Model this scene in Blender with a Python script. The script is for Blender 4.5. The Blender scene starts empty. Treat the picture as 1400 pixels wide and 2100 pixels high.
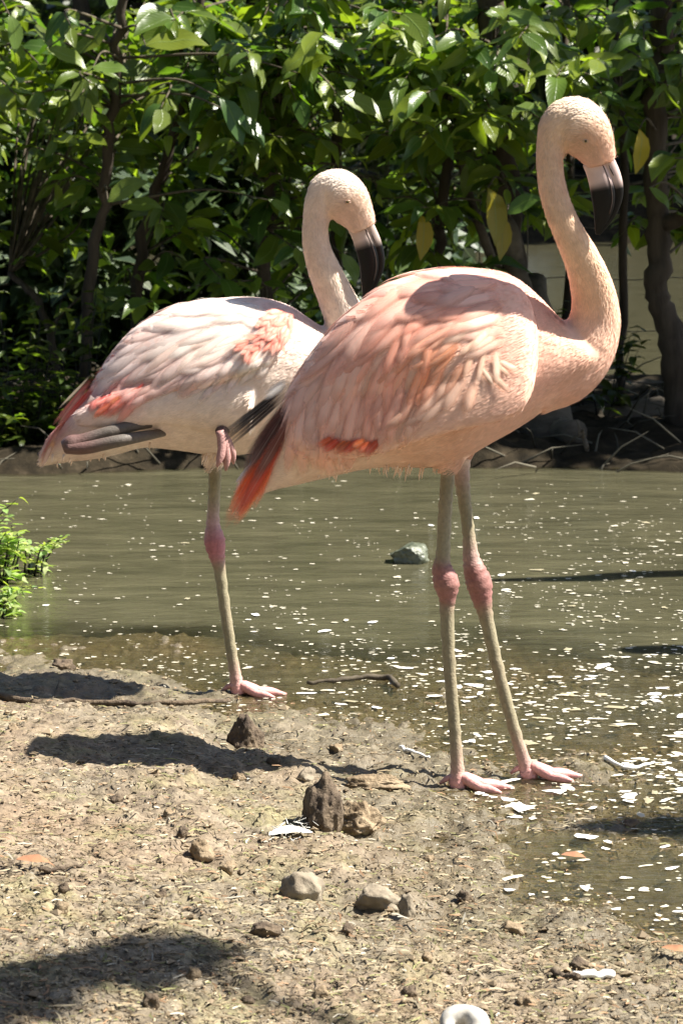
import bpy, math, random
import numpy as np
from mathutils import Vector, Matrix
from mathutils.bvhtree import BVHTree

R = math.radians
scene = bpy.context.scene
COL = scene.collection

# ------------------------------------------------------------------ camera
FPX = 5980.0                 # focal length in photo pixels (1400 x 2100)
CAM_H = 1.187
PITCH = math.atan((1050 - 185) / FPX)
cam_d = bpy.data.cameras.new('camera')
cam = bpy.data.objects.new('camera', cam_d)
COL.objects.link(cam)
cam.location = (0, 0, CAM_H)
cam.rotation_euler = (math.pi / 2 - PITCH, 0, 0)
cam_d.sensor_fit = 'VERTICAL'
cam_d.sensor_height = 36.0
cam_d.lens = 36.0 * FPX / 2100.0
cam_d.clip_start = 0.05
cam_d.clip_end = 600
cam_d.dof.use_dof = True
cam_d.dof.focus_distance = 5.05
cam_d.dof.aperture_fstop = 16.0
scene.camera = cam

# ------------------------------------------------------------------ light
SUN_EL, SUN_AZ = 54.0, 3.0      # azimuth: degrees behind the picture plane, from the right
sd = Vector((math.cos(R(SUN_EL)) * math.cos(R(SUN_AZ)), math.cos(R(SUN_EL)) * math.sin(R(SUN_AZ)), math.sin(R(SUN_EL))))
world = bpy.data.worlds.new('World')
scene.world = world
world.use_nodes = True
wn = world.node_tree
wn.nodes.clear()
sky = wn.nodes.new('ShaderNodeTexSky')
sky.sky_type = 'NISHITA'
sky.sun_disc = False
sky.sun_elevation = R(SUN_EL)
sky.sun_rotation = math.atan2(sd.x, sd.y)
bg = wn.nodes.new('ShaderNodeBackground')
bg.inputs[1].default_value = 0.05
wo = wn.nodes.new('ShaderNodeOutputWorld')
wn.links.new(sky.outputs[0], bg.inputs[0])
wn.links.new(bg.outputs[0], wo.inputs[0])
sun_d = bpy.data.lights.new('sun', 'SUN')
sun_d.energy = 5.0
sun_d.angle = R(0.53)
sun_d.color = (1.0, 0.95, 0.86)
sun = bpy.data.objects.new('sun', sun_d)
COL.objects.link(sun)
sun.location = (6, 3, 9)
sun.rotation_euler = sd.to_track_quat('Z', 'Y').to_euler()
vs = scene.view_settings
vs.view_transform = 'Standard'
vs.look = 'None'
vs.exposure = 1.62
vs.gamma = 1.0
scene.render.resolution_x = 682
scene.render.resolution_y = 1024
scene.render.engine = 'CYCLES'
scene.cycles.max_bounces = 8
scene.cycles.transparent_max_bounces = 16

# ------------------------------------------------------------------ pixel <-> place
CP, SP = math.cos(PITCH), math.sin(PITCH)
def ray(px, py):
    a, b = (px - 700) / FPX, (py - 1050) / FPX
    return (a, CP - b * SP, -SP - b * CP)
def plane(px, py, Y):
    d = ray(px, py); t = Y / d[1]
    return Vector((d[0] * t, Y, CAM_H + d[2] * t))
def flat(px, py, z=0.0):
    d = ray(px, py); t = (z - CAM_H) / d[2]
    return Vector((d[0] * t, d[1] * t, z))
def proj(x, y, z):
    f = y * CP - (z - CAM_H) * SP
    u = y * SP + (z - CAM_H) * CP
    return 700 + FPX * x / f, 1050 - FPX * u / f
def scale_at(Y):
    return FPX / Y            # photo pixels per metre

# ------------------------------------------------------------------ noise (numpy)
def _hash(ix, iy, seed):
    h = (ix.astype(np.int64) * 374761393 + iy.astype(np.int64) * 668265263 + seed * 1442695041) & 0xFFFFFFFF
    h = ((h ^ (h >> 13)) * 1274126177) & 0xFFFFFFFF
    return ((h ^ (h >> 16)) & 0xFFFF) / 65535.0
def vnoise(x, y, seed=0):
    ix, iy = np.floor(x), np.floor(y)
    fx, fy = x - ix, y - iy
    fx = fx * fx * (3 - 2 * fx); fy = fy * fy * (3 - 2 * fy)
    a = _hash(ix, iy, seed); b = _hash(ix + 1, iy, seed)
    c = _hash(ix, iy + 1, seed); d = _hash(ix + 1, iy + 1, seed)
    return (a + (b - a) * fx) * (1 - fy) + (c + (d - c) * fx) * fy
def fbm(x, y, octs=4, seed=0, gain=0.5):
    s = 0; a = 1; t = 0
    for o in range(octs):
        s = s + a * (vnoise(x, y, seed + o * 17) - 0.5); t += a
        x = x * 2.03 + 3.1; y = y * 2.03 + 1.7; a *= gain
    return s / t
def sstep(a, b, x):
    t = np.clip((x - a) / (b - a), 0, 1)
    return t * t * (3 - 2 * t)

# ------------------------------------------------------------------ ground height
_ctrl = [(-150, 1150, -.03), (-150, 1300, .03), (-150, 1500, .06), (0, 1180, -.05), (0, 1270, -.02), (0, 1335, .0), (0, 1450, .035), (100, 1540, .07), (0, 1700, .08),
 (0, 1900, .085), (0, 2100, .09), (250, 1340, -.005), (250, 1450, .022), (300, 1560, .065), (300, 1680, .08), (300, 1780, .075), (300, 2000, .075),
 (490, 1380, -.015), (500, 1432, .0), (520, 1520, .022), (500, 1650, .05), (600, 1800, .052), (600, 2000, .06), (700, 1400, -.012), (750, 1480, .003),
 (750, 1550, .014), (800, 1700, .022), (800, 1900, .036), (800, 2080, .05), (950, 1490, -.006), (935, 1605, .004), (950, 1740, .003),
 (930, 1900, .02), (1000, 2060, .04), (1100, 1470, -.014), (1090, 1592, .003), (1080, 1700, .0), (1150, 1800, -.012), (1150, 1950, .014),
 (1200, 2080, .035), (1400, 1470, -.02), (1400, 1600, -.002), (1400, 1690, -.003), (1400, 1800, -.018), (1400, 1900, -.006), (1400, 1990, .018),
 (1400, 2100, .03), (700, 1250, -.08), (1400, 1250, -.08), (300, 1220, -.08), (100, 1120, -.1), (1700, 1500, -.02), (1700, 1900, .01), (1700, 2150, .03)]
_cp = np.array([[*flat(a, b)[:2], z] for a, b, z in _ctrl])
def near_h(x, y):
    w = 0; s = 0
    for cx, cy, z in _cp:
        d2 = ((x - cx) / 0.8) ** 2 + ((y - cy) / 1.6) ** 2
        k = 1.0 / (d2 + 1e-4) ** 2
        w = w + k; s = s + k * z
    return s / w
def height(x, y, detail=True):
    x = np.asarray(x, float); y = np.asarray(y, float)
    h = near_h(x, y)
    if detail:
        h = h + fbm(x * 9, y * 6, 4, 3, .55) * .032 + np.abs(fbm(x * 34, y * 26, 3, 9)) * .030 + np.abs(fbm(x * 90, y * 80, 2, 12)) * .010 - .008
    back = sstep(3.1, 1.3, y)
    h = h * (1 - back) + back * (.1 + .03 * fbm(x * 2, y * 2, 3, 5))
    side = sstep(1.5, 3.5, np.abs(x))
    bankside = .12 + .05 * fbm(x * 1.5, y * 1.5, 3, 6)
    h = h * (1 - side) + side * np.where(y < 6.3, bankside, h)
    pond = sstep(6.35, 7.2, y)
    leftbank = sstep(-.80, -1.25, x) * sstep(9.5, 7.0, y)
    h = h * (1 - pond) + pond * (-.25 + .33 * leftbank)
    # shore strip with the shrubs
    e0 = 9.0 + .12 * np.sin(x * 2.1 + 1) + .25 * fbm(x * 1.6, y * 0 + 3, 3, 21)
    strip = sstep(e0 - .25, e0 + .3, y) * sstep(12.3 + 4 * sstep(.1, -.5, x), 11.7 + 4 * sstep(.1, -.5, x), y)
    bump = .05 + .10 * fbm(x * 2.2, y * 2.2, 4, 31) + .05 * fbm(x * 14, y * 14, 3, 33)
    h = h * (1 - strip) + strip * bump
    far = sstep(22.6, 24.0, y)
    h = h * (1 - far) + far * (.5 + .012 * np.clip(y - 24, 0, 200) + .5 * fbm(x * .3, y * .3, 3, 41))
    return h
def hz(x, y):
    return float(height(np.array([x]), np.array([y]))[0])
def G(px, py):
    z = 0.0
    for _ in range(6):
        p = flat(px, py, z); z = hz(p.x, p.y)
    return Vector((p.x, p.y, z))

# ------------------------------------------------------------------ mesh helpers
class MB:
    def __init__(self):
        self.v = []; self.f = []; self.c = []; self.uv = []
    def add(self, vs, fs, c=None, uv=None):
        o = len(self.v)
        self.v.extend(tuple(p) for p in vs)
        self.f.extend(tuple(i + o for i in f) for f in fs)
        self.c.extend([c or (1, 1, 1)] * len(vs) if not isinstance(c, list) else c)
        self.uv.extend(uv or [(0, 0)] * len(vs))
    def tube(self, pts, rad, n=8, c=None, cap=True, flatten=None, twist=0.0):
        pts = [Vector(p) for p in pts]
        ref = Vector((0.13, 1, 0.21)).normalized()
        vs = []; cs = []
        for i, p in enumerate(pts):
            t = (pts[min(i + 1, len(pts) - 1)] - pts[max(i - 1, 0)])
            t = t.normalized() if t.length > 1e-9 else Vector((0, 0, 1))
            a = ref - t * ref.dot(t)
            if a.length < .05:
                a = Vector((1, 0, 0)) - t * t.x
            a.normalize(); b = t.cross(a)
            ra = rad[i] if not isinstance(rad[i], tuple) else rad[i][0]
            rb = rad[i] if not isinstance(rad[i], tuple) else rad[i][1]
            for k in range(n):
                th = 2 * math.pi * k / n
                vs.append(p + a * (math.cos(th) * rb) + b * (math.sin(th) * ra))
            cs.extend([c[i] if isinstance(c, list) else (c or (1, 1, 1))] * n)
        fs = []
        for i in range(len(pts) - 1):
            for k in range(n):
                k2 = (k + 1) % n
                fs.append((i * n + k, i * n + k2, (i + 1) * n + k2, (i + 1) * n + k))
        if cap:
            fs.append(tuple(range(n - 1, -1, -1)))
            fs.append(tuple((len(pts) - 1) * n + k for k in range(n)))
        self.add(vs, fs, cs)
    def build(self, name, mat, parent=None, base=Vector((0, 0, 0)), smooth=True, color=False):
        me = bpy.data.meshes.new(name)
        b = Vector(base)
        me.from_pydata([(x - b.x, y - b.y, z - b.z) for x, y, z in self.v], [], self.f)
        finish(me, mat, smooth)
        if color:
            set_col(me, self.c)
        if any(u != (0, 0) for u in self.uv[:50]):
            uvl = me.uv_layers.new(name='UVMap')
            li = np.empty(len(me.loops), int); me.loops.foreach_get('vertex_index', li)
            uvl.data.foreach_set('uv', np.array(self.uv, float)[li].ravel())
        return link(name, me, parent, (0, 0, 0) if parent else b)
def finish(me, mat, smooth=True):
    if mat:
        me.materials.append(mat)
    if smooth:
        me.polygons.foreach_set('use_smooth', [True] * len(me.polygons))
    me.update()
def set_col(me, cols):
    at = me.color_attributes.new('Col', 'FLOAT_COLOR', 'POINT')
    a = np.ones((len(me.vertices), 4)); a[:, :3] = np.array(cols, float)[:, :3]
    at.data.foreach_set('color', a.ravel())
def link(name, me, parent=None, loc=(0, 0, 0)):
    o = bpy.data.objects.new(name, me)
    COL.objects.link(o)
    o.location = loc
    if parent:
        o.parent = parent
    return o
def thing(name, label, cat, loc, group=None):
    o = link(name, None, None, loc)
    o.empty_display_size = .1
    return tag(o, label, cat, group)
def tag(o, label=None, cat=None, group=None, kind=None):
    if label: o['label'] = label
    if cat: o['category'] = cat
    if group: o['group'] = group
    if kind: o['kind'] = kind
    return o
def smooth_path(ctrl, n):
    """Catmull-Rom through control tuples of any length."""
    P = [np.array(c, float) for c in ctrl]
    P = [2 * P[0] - P[1]] + P + [2 * P[-1] - P[-2]]
    out = []
    segs = len(P) - 3
    for i in range(segs):
        p0, p1, p2, p3 = P[i:i + 4]
        m = n if i < segs - 1 else n + 1
        for k in range(m):
            t = k / n
            out.append(.5 * ((2 * p1) + (-p0 + p2) * t + (2 * p0 - 5 * p1 + 4 * p2 - p3) * t * t + (-p0 + 3 * p1 - 3 * p2 + p3) * t ** 3))
    return out
def grid_mesh(name, xs, ys, zf, mat, color=None):
    X, Y = np.meshgrid(xs, ys)
    Z = zf(X, Y)
    nx, ny = len(xs), len(ys)
    co = np.stack([X, Y, Z], -1).reshape(-1, 3)
    idx = np.arange(nx * ny).reshape(ny, nx)
    q = np.stack([idx[:-1, :-1], idx[:-1, 1:], idx[1:, 1:], idx[1:, :-1]], -1).reshape(-1, 4)
    me = bpy.data.meshes.new(name)
    me.vertices.add(len(co)); me.vertices.foreach_set('co', co.ravel())
    me.loops.add(q.size); me.loops.foreach_set('vertex_index', q.ravel())
    me.polygons.add(len(q)); me.polygons.foreach_set('loop_start', np.arange(0, q.size, 4))
    me.update(calc_edges=True)
    finish(me, mat)
    return me, co

# ------------------------------------------------------------------ materials
def new_mat(name):
    m = bpy.data.materials.new(name); m.use_nodes = True
    nt = m.node_tree; nt.nodes.clear()
    out = nt.nodes.new('ShaderNodeOutputMaterial')
    return m, nt, out
def N(nt, typ, ins=None, **kw):
    n = nt.nodes.new(typ)
    for k, v in kw.items():
        setattr(n, k, v)
    for k, v in (ins or {}).items():
        if hasattr(v, 'is_linked') or isinstance(v, bpy.types.NodeSocket):
            nt.links.new(v, n.inputs[k])
        else:
            n.inputs[k].default_value = v
    return n
def ramp(nt, fac, stops):
    n = nt.nodes.new('ShaderNodeValToRGB')
    e = n.color_ramp.elements
    while len(e) > 1: e.remove(e[-1])
    e[0].position = stops[0][0]; e[0].color = (*stops[0][1], 1)
    for p, c in stops[1:]:
        x = e.new(p); x.color = (*c, 1)
    nt.links.new(fac, n.inputs[0])
    return n
def mathn(nt, op, a, b=None, clamp=False):
    n = nt.nodes.new('ShaderNodeMath'); n.operation = op; n.use_clamp = clamp
    for i, v in enumerate((a, b)):
        if v is None: continue
        if isinstance(v, bpy.types.NodeSocket): nt.links.new(v, n.inputs[i])
        else: n.inputs[i].default_value = v
    return n.outputs[0]
def mixc(nt, fac, a, b, mode='MIX'):
    n = nt.nodes.new('ShaderNodeMix'); n.data_type = 'RGBA'; n.blend_type = mode
    for i, v in ((0, fac), (6, a), (7, b)):
        if isinstance(v, bpy.types.NodeSocket): nt.links.new(v, n.inputs[i])
        else: n.inputs[i].default_value = v if i == 0 else (*v[:3], 1)
    return n.outputs[2]
def pos(nt):
    return nt.nodes.new('ShaderNodeNewGeometry').outputs['Position']
def objco(nt):
    return nt.nodes.new('ShaderNodeTexCoord').outputs['Object']
def noise(nt, co, scale, detail=4, rough=.55, out='Fac', vec_scale=None):
    if vec_scale:
        mp = N(nt, 'ShaderNodeMapping', {'Vector': co, 'Scale': vec_scale}); co = mp.outputs[0]
    return N(nt, 'ShaderNodeTexNoise', {'Vector': co, 'Scale': scale, 'Detail': detail, 'Roughness': rough}).outputs[out]

def mat_simple(name, c1, c2, scale, rough=.8, bump=.3, bscale=None, bdist=.004, spec=.3, stretch=None):
    m, nt, out = new_mat(name)
    co = objco(nt)
    n1 = noise(nt, co, scale, 5, .6, vec_scale=stretch)
    rp = ramp(nt, n1, [(.35, c1), (.65, c2)])
    n2 = noise(nt, co, bscale or scale * 4, 5, .6, vec_scale=stretch)
    bp = N(nt, 'ShaderNodeBump', {'Height': n2, 'Strength': bump, 'Distance': bdist})
    b = N(nt, 'ShaderNodeBsdfPrincipled', {'Base Color': rp.outputs[0], 'Roughness': rough, 'Specular IOR Level': spec, 'Normal': bp.outputs[0]})
    nt.links.new(b.outputs[0], out.inputs[0])
    return m

def mat_ground():
    m, nt, out = new_mat('mud_bank')
    p = pos(nt)
    big = noise(nt, p, 2.2, 4, .6)
    mid = noise(nt, p, 16, 5, .65)
    fine = noise(nt, p, 95, 4, .7)
    spk = noise(nt, p, 210, 2, .6)
    dry = ramp(nt, mid, [(.3, (.088, .070, .048)), (.5, (.168, .138, .098)), (.68, (.275, .236, .174))])
    warm = mixc(nt, mathn(nt, 'MULTIPLY', mathn(nt, 'SUBTRACT', big, .45, True), 2.6, True), dry.outputs[0], (.24, .165, .108))
    algae = ramp(nt, noise(nt, p, 7, 4, .6), [(.5, (0, 0, 0)), (.66, (1, 1, 1))])
    c = mixc(nt, mathn(nt, 'MULTIPLY', algae.outputs[0], .55), warm, (.22, .20, .09))
    c = mixc(nt, .75, c, ramp(nt, fine, [(.32, (.42, .40, .38)), (.5, (.95, .93, .9)), (.7, (1.4, 1.38, 1.3))]).outputs[0], 'MULTIPLY')
    sep = N(nt, 'ShaderNodeSeparateXYZ', {0: p})
    zz = mathn(nt, 'ADD', sep.outputs[2], mathn(nt, 'MULTIPLY', mathn(nt, 'SUBTRACT', mid, .5), .03))
    wet = N(nt, 'ShaderNodeMapRange', {'Value': zz, 'From Min': .006, 'From Max': .062, 'To Min': 1.0, 'To Max': 0.0}, clamp=True).outputs[0]
    c = mixc(nt, mathn(nt, 'MULTIPLY', wet, .72), c, (.088, .074, .044))
    rg = N(nt, 'ShaderNodeMapRange', {'Value': wet, 'To Min': .92, 'To Max': .42}).outputs[0]
    # leaf litter and mud of the wooded shore, its shade darkened into the colour
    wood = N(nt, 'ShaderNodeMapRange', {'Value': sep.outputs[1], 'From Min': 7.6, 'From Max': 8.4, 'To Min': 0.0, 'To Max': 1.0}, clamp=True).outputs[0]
    shaded_soil = ramp(nt, mid, [(.3, (.012, .010, .007)), (.55, (.028, .022, .014)), (.75, (.06, .046, .03))])
    c = mixc(nt, wood, c, shaded_soil.outputs[0])
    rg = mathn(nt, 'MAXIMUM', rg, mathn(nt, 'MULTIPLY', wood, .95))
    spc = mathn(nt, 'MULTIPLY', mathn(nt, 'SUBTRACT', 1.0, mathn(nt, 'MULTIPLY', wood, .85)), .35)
    hgt = mathn(nt, 'ADD', mathn(nt, 'MULTIPLY', fine, .7), mathn(nt, 'MULTIPLY', spk, .4))
    bp = N(nt, 'ShaderNodeBump', {'Height': hgt, 'Strength': .9, 'Distance': .006})
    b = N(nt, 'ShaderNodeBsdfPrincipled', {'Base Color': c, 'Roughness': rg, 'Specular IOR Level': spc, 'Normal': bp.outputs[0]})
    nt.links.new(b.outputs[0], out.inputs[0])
    return m

def mat_water():
    m, nt, out = new_mat('muddy_water')
    p = pos(nt)
    at = N(nt, 'ShaderNodeAttribute', attribute_name='depth').outputs['Fac']
    n1 = noise(nt, p, 1.0, 3, .5, vec_scale=(9, 22, 1))
    n2 = noise(nt, p, 1.0, 3, .5, vec_scale=(34, 85, 1))
    h = mathn(nt, 'ADD', mathn(nt, 'MULTIPLY', n1, .8), mathn(nt, 'MULTIPLY', n2, .4))
    bp = N(nt, 'ShaderNodeBump', {'Height': h, 'Strength': .42, 'Distance': .010})
    murk = noise(nt, p, 1.0, 6, .72, vec_scale=(3.0, 9.0, 1))
    c = ramp(nt, murk, [(.3, (.044, .042, .024)), (.7, (.106, .098, .057))])
    dif = N(nt, 'ShaderNodeBsdfDiffuse', {'Color': c.outputs[0], 'Normal': bp.outputs[0]})
    tr = N(nt, 'ShaderNodeBsdfTransparent', {'Color': (.88, .84, .70, 1)})
    turb = N(nt, 'ShaderNodeMapRange', {'Value': at, 'From Min': 0.0, 'From Max': .055, 'To Min': .10, 'To Max': .97}, clamp=True).outputs[0]
    body = N(nt, 'ShaderNodeMixShader', {0: turb, 1: tr.outputs[0], 2: dif.outputs[0]})
    gl = N(nt, 'ShaderNodeBsdfGlossy', {'Roughness': .06, 'Normal': bp.outputs[0]})
    fr = N(nt, 'ShaderNodeFresnel', {'IOR': 1.33, 'Normal': bp.outputs[0]})
    fin = N(nt, 'ShaderNodeMixShader', {0: fr.outputs[0], 1: body.outputs[0], 2: gl.outputs[0]})
    nt.links.new(fin.outputs[0], out.inputs[0])
    return m

def mat_leaf(name, c1, c2, trans=.38, rough=.38, hue_obj=True):
    m, nt, out = new_mat(name)
    uv = N(nt, 'ShaderNodeUVMap').outputs[0]
    oi = nt.nodes.new('ShaderNodeObjectInfo')
    at = N(nt, 'ShaderNodeAttribute', attribute_name='Col').outputs['Color']
    sx = N(nt, 'ShaderNodeSeparateXYZ', {0: uv})
    # midrib and side veins
    mid = mathn(nt, 'ABSOLUTE', mathn(nt, 'SUBTRACT', sx.outputs[1], .5))
    rib = N(nt, 'ShaderNodeMapRange', {'Value': mid, 'From Min': .0, 'From Max': .045, 'To Min': 1, 'To Max': 0}, clamp=True).outputs[0]
    vein = mathn(nt, 'SINE', mathn(nt, 'MULTIPLY', mathn(nt, 'SUBTRACT', sx.outputs[0], mathn(nt, 'MULTIPLY', mid, .6)), 62))
    base = mixc(nt, noise(nt, pos(nt), 9, 3), c1, c2)
    base = mixc(nt, 1.0, base, at, 'MULTIPLY')
    if hue_obj:
        base = mixc(nt, 1.0, base, oi.outputs['Color'], 'MULTIPLY')
    base = mixc(nt, mathn(nt, 'MULTIPLY', rib, .5), base, (.20, .28, .10))
    hgt = mathn(nt, 'ADD', mathn(nt, 'MULTIPLY', vein, .15), mathn(nt, 'MULTIPLY', rib, -1.0))
    bp = N(nt, 'ShaderNodeBump', {'Height': hgt, 'Strength': .5, 'Distance': .002})
    b = N(nt, 'ShaderNodeBsdfPrincipled', {'Base Color': base, 'Roughness': rough, 'Specular IOR Level': .5, 'Normal': bp.outputs[0]})
    tc = mixc(nt, 1.0, base, (1.7, 1.9, .6), 'MULTIPLY')
    t = N(nt, 'ShaderNodeBsdfTranslucent', {'Color': tc})
    mx = N(nt, 'ShaderNodeMixShader', {0: trans, 1: b.outputs[0], 2: t.outputs[0]})
    nt.links.new(mx.outputs[0], out.inputs[0])
    return m

def mat_plume(name='plumage', trans=.07):
    m, nt, out = new_mat(name)
    at = N(nt, 'ShaderNodeAttribute', attribute_name='Col').outputs['Color']
    p = objco(nt)
    n1 = noise(nt, p, 60, 4, .6)
    c = mixc(nt, .35, at, ramp(nt, n1, [(.3, (.78, .72, .68)), (.7, (1.15, 1.15, 1.15))]).outputs[0], 'MULTIPLY')
    bp = N(nt, 'ShaderNodeBump', {'Height': noise(nt, p, 130, 3, .6), 'Strength': .12, 'Distance': .003})
    b = N(nt, 'ShaderNodeBsdfPrincipled', {'Base Color': c, 'Roughness': .8, 'Specular IOR Level': .15, 'Sheen Weight': .08, 'Sheen Roughness': .5, 'Normal': bp.outputs[0]})
    t = N(nt, 'ShaderNodeBsdfTranslucent', {'Color': c})
    mx = N(nt, 'ShaderNodeMixShader', {0: trans, 1: b.outputs[0], 2: t.outputs[0]})
    nt.links.new(mx.outputs[0], out.inputs[0])
    return m

def mat_feather():
    m, nt, out = new_mat('feather_vane')
    uv = N(nt, 'ShaderNodeUVMap').outputs[0]
    oi = nt.nodes.new('ShaderNodeObjectInfo')
    sx = N(nt, 'ShaderNodeSeparateXYZ', {0: uv})
    s, t = sx.outputs[0], sx.outputs[1]
    a = mathn(nt, 'ABSOLUTE', mathn(nt, 'SUBTRACT', s, .5))
    # barbs run outwards and towards the tip
    barbc = mathn(nt, 'SUBTRACT', t, mathn(nt, 'MULTIPLY', a, .7))
    cb = N(nt, 'ShaderNodeCombineXYZ', {0: mathn(nt, 'MULTIPLY', barbc, 46.0), 1: mathn(nt, 'MULTIPLY', s, 2.0), 2: mathn(nt, 'MULTIPLY', oi.outputs['Random'], 40.0)})
    bn = N(nt, 'ShaderNodeTexNoise', {'Vector': cb.outputs[0], 'Scale': 1.0, 'Detail': 3, 'Roughness': .6}).outputs['Fac']
    streak = ramp(nt, bn, [(.3, (.80, .76, .74)), (.7, (1.14, 1.13, 1.12))])
    c = mixc(nt, .55, oi.outputs['Color'], streak.outputs[0], 'MULTIPLY')
    tip = N(nt, 'ShaderNodeMapRange', {'Value': t, 'From Min': .45, 'From Max': 1.0, 'To Min': 0, 'To Max': .30}, clamp=True).outputs[0]
    c = mixc(nt, tip, c, mixc(nt, .5, c, (.9, .78, .7)))
    rib = N(nt, 'ShaderNodeMapRange', {'Value': a, 'From Min': .0, 'From Max': .03, 'To Min': .35, 'To Max': 0}, clamp=True).outputs[0]
    c = mixc(nt, rib, c, (.8, .66, .58))
    edge = N(nt, 'ShaderNodeMapRange', {'Value': mathn(nt, 'ADD', a, mathn(nt, 'MULTIPLY', mathn(nt, 'SUBTRACT', bn, .5), .30)), 'From Min': .18, 'From Max': .50, 'To Min': 1, 'To Max': 0}, clamp=True).outputs[0]
    etip = N(nt, 'ShaderNodeMapRange', {'Value': mathn(nt, 'ADD', t, mathn(nt, 'MULTIPLY', mathn(nt, 'SUBTRACT', bn, .5), .22)), 'From Min': .62, 'From Max': 1.0, 'To Min': 1, 'To Max': 0}, clamp=True).outputs[0]
    ebase = N(nt, 'ShaderNodeMapRange', {'Value': mathn(nt, 'ADD', t, mathn(nt, 'MULTIPLY', mathn(nt, 'SUBTRACT', bn, .5), .2)), 'From Min': .02, 'From Max': .26, 'To Min': 0, 'To Max': 1}, clamp=True).outputs[0]
    alpha = mathn(nt, 'MULTIPLY', mathn(nt, 'MULTIPLY', edge, etip), ebase)
    bp = N(nt, 'ShaderNodeBump', {'Height': bn, 'Strength': .4, 'Distance': .0015})
    b = N(nt, 'ShaderNodeBsdfPrincipled', {'Base Color': c, 'Roughness': .62, 'Specular IOR Level': .2, 'Sheen Weight': .05, 'Normal': bp.outputs[0]})
    tl = N(nt, 'ShaderNodeBsdfTranslucent', {'Color': c})
    mx = N(nt, 'ShaderNodeMixShader', {0: .14, 1: b.outputs[0], 2: tl.outputs[0]})
    tr = nt.nodes.new('ShaderNodeBsdfTransparent')
    fin = N(nt, 'ShaderNodeMixShader', {0: alpha, 1: tr.outputs[0], 2: mx.outputs[0]})
    nt.links.new(fin.outputs[0], out.inputs[0])
    return m

def mat_vcol(name, rough=.5, spec=.4, bscale=180, bump=.4, bdist=.002, var=.3):
    m, nt, out = new_mat(name)
    at = N(nt, 'ShaderNodeAttribute', attribute_name='Col').outputs['Color']
    p = objco(nt)
    c = mixc(nt, var, at, ramp(nt, noise(nt, p, bscale * .5, 4, .65), [(.3, (.45, .42, .4)), (.7, (1.3, 1.3, 1.3))]).outputs[0], 'MULTIPLY')
    vo = N(nt, 'ShaderNodeTexVoronoi', {'Vector': p, 'Scale': bscale}).outputs['Distance']
    bp = N(nt, 'ShaderNodeBump', {'Height': vo, 'Strength': bump, 'Distance': bdist})
    b = N(nt, 'ShaderNodeBsdfPrincipled', {'Base Color': c, 'Roughness': rough, 'Specular IOR Level': spec, 'Normal': bp.outputs[0]})
    nt.links.new(b.outputs[0], out.inputs[0])
    return m

M = {}
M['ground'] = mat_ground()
M['water'] = mat_water()
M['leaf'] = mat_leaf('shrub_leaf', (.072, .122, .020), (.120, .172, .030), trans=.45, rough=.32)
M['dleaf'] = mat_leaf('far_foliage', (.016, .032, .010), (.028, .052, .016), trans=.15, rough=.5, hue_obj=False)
M['weed'] = mat_leaf('weed_leaf', (.14, .20, .06), (.20, .27, .10), trans=.4, rough=.5, hue_obj=False)
M['bark'] = mat_simple('bark', (.028, .022, .016), (.075, .058, .042), 14, .9, .9, 45, .01, .2, (1, 1, .25))
M['twig'] = mat_simple('twig_bark', (.045, .036, .025), (.11, .09, .062), 30, .85, .6, 80, .003, .2)
M['log'] = mat_simple('dead_wood', (.05, .042, .032), (.14, .115, .085), 9, .9, .9, 40, .01, .2, (.25, 1, 1))
M['mudclod'] = mat_simple('mud_clod', (.14, .10, .06), (.30, .23, .15), 30, .9, .9, 90, .008, .2)
M['darkclod'] = mat_simple('dark_clod', (.055, .04, .03), (.16, .12, .08), 26, .9, .9, 80, .01, .2)
M['stone'] = mat_simple('field_stone', (.15, .12, .085), (.29, .245, .18), 24, .85, .7, 90, .005, .3)
M['wetstone'] = mat_simple('wet_stone', (.05, .058, .036), (.125, .135, .095), 24, .4, .7, 70, .006, .5)
M['white'] = mat_simple('white_bits', (.72, .70, .64), (.86, .85, .80), 40, .7, .2, 90, .001, .3)
M['bone'] = mat_simple('pale_shell', (.30, .26, .20), (.66, .64, .60), 26, .45, .3, 60, .002, .4)
M['cream'] = mat_simple('cream_bits', (.40, .37, .28), (.58, .54, .44), 40, .7, .2, 90, .001, .3)
M['dull'] = mat_simple('dull_bits', (.20, .18, .11), (.34, .30, .20), 40, .7, .2, 90, .001, .3)
M['orange_leaf'] = mat_simple('dead_leaf', (.20, .09, .045), (.32, .16, .08), 30, .75, .4, 60, .002, .3)
M['wire'] = mat_simple('rusty_wire', (.07, .06, .045), (.14, .12, .095), 30, .6, .2, 60, .001, .4)
M['straw'] = mat_vcol('straw_bits', .85, .2, 90, .1, .001, .2)
M['plume'] = mat_plume()
M['feather'] = mat_feather()
M['skin'] = mat_vcol('leg_skin', .55, .35, 300, .4, .0012, .45)
M['bill'] = mat_vcol('bill_horn', .38, .22, 90, .08, .001, .2)
M['eye'] = mat_vcol('eye', .15, .6, 50, 0, .001, .1)

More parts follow.
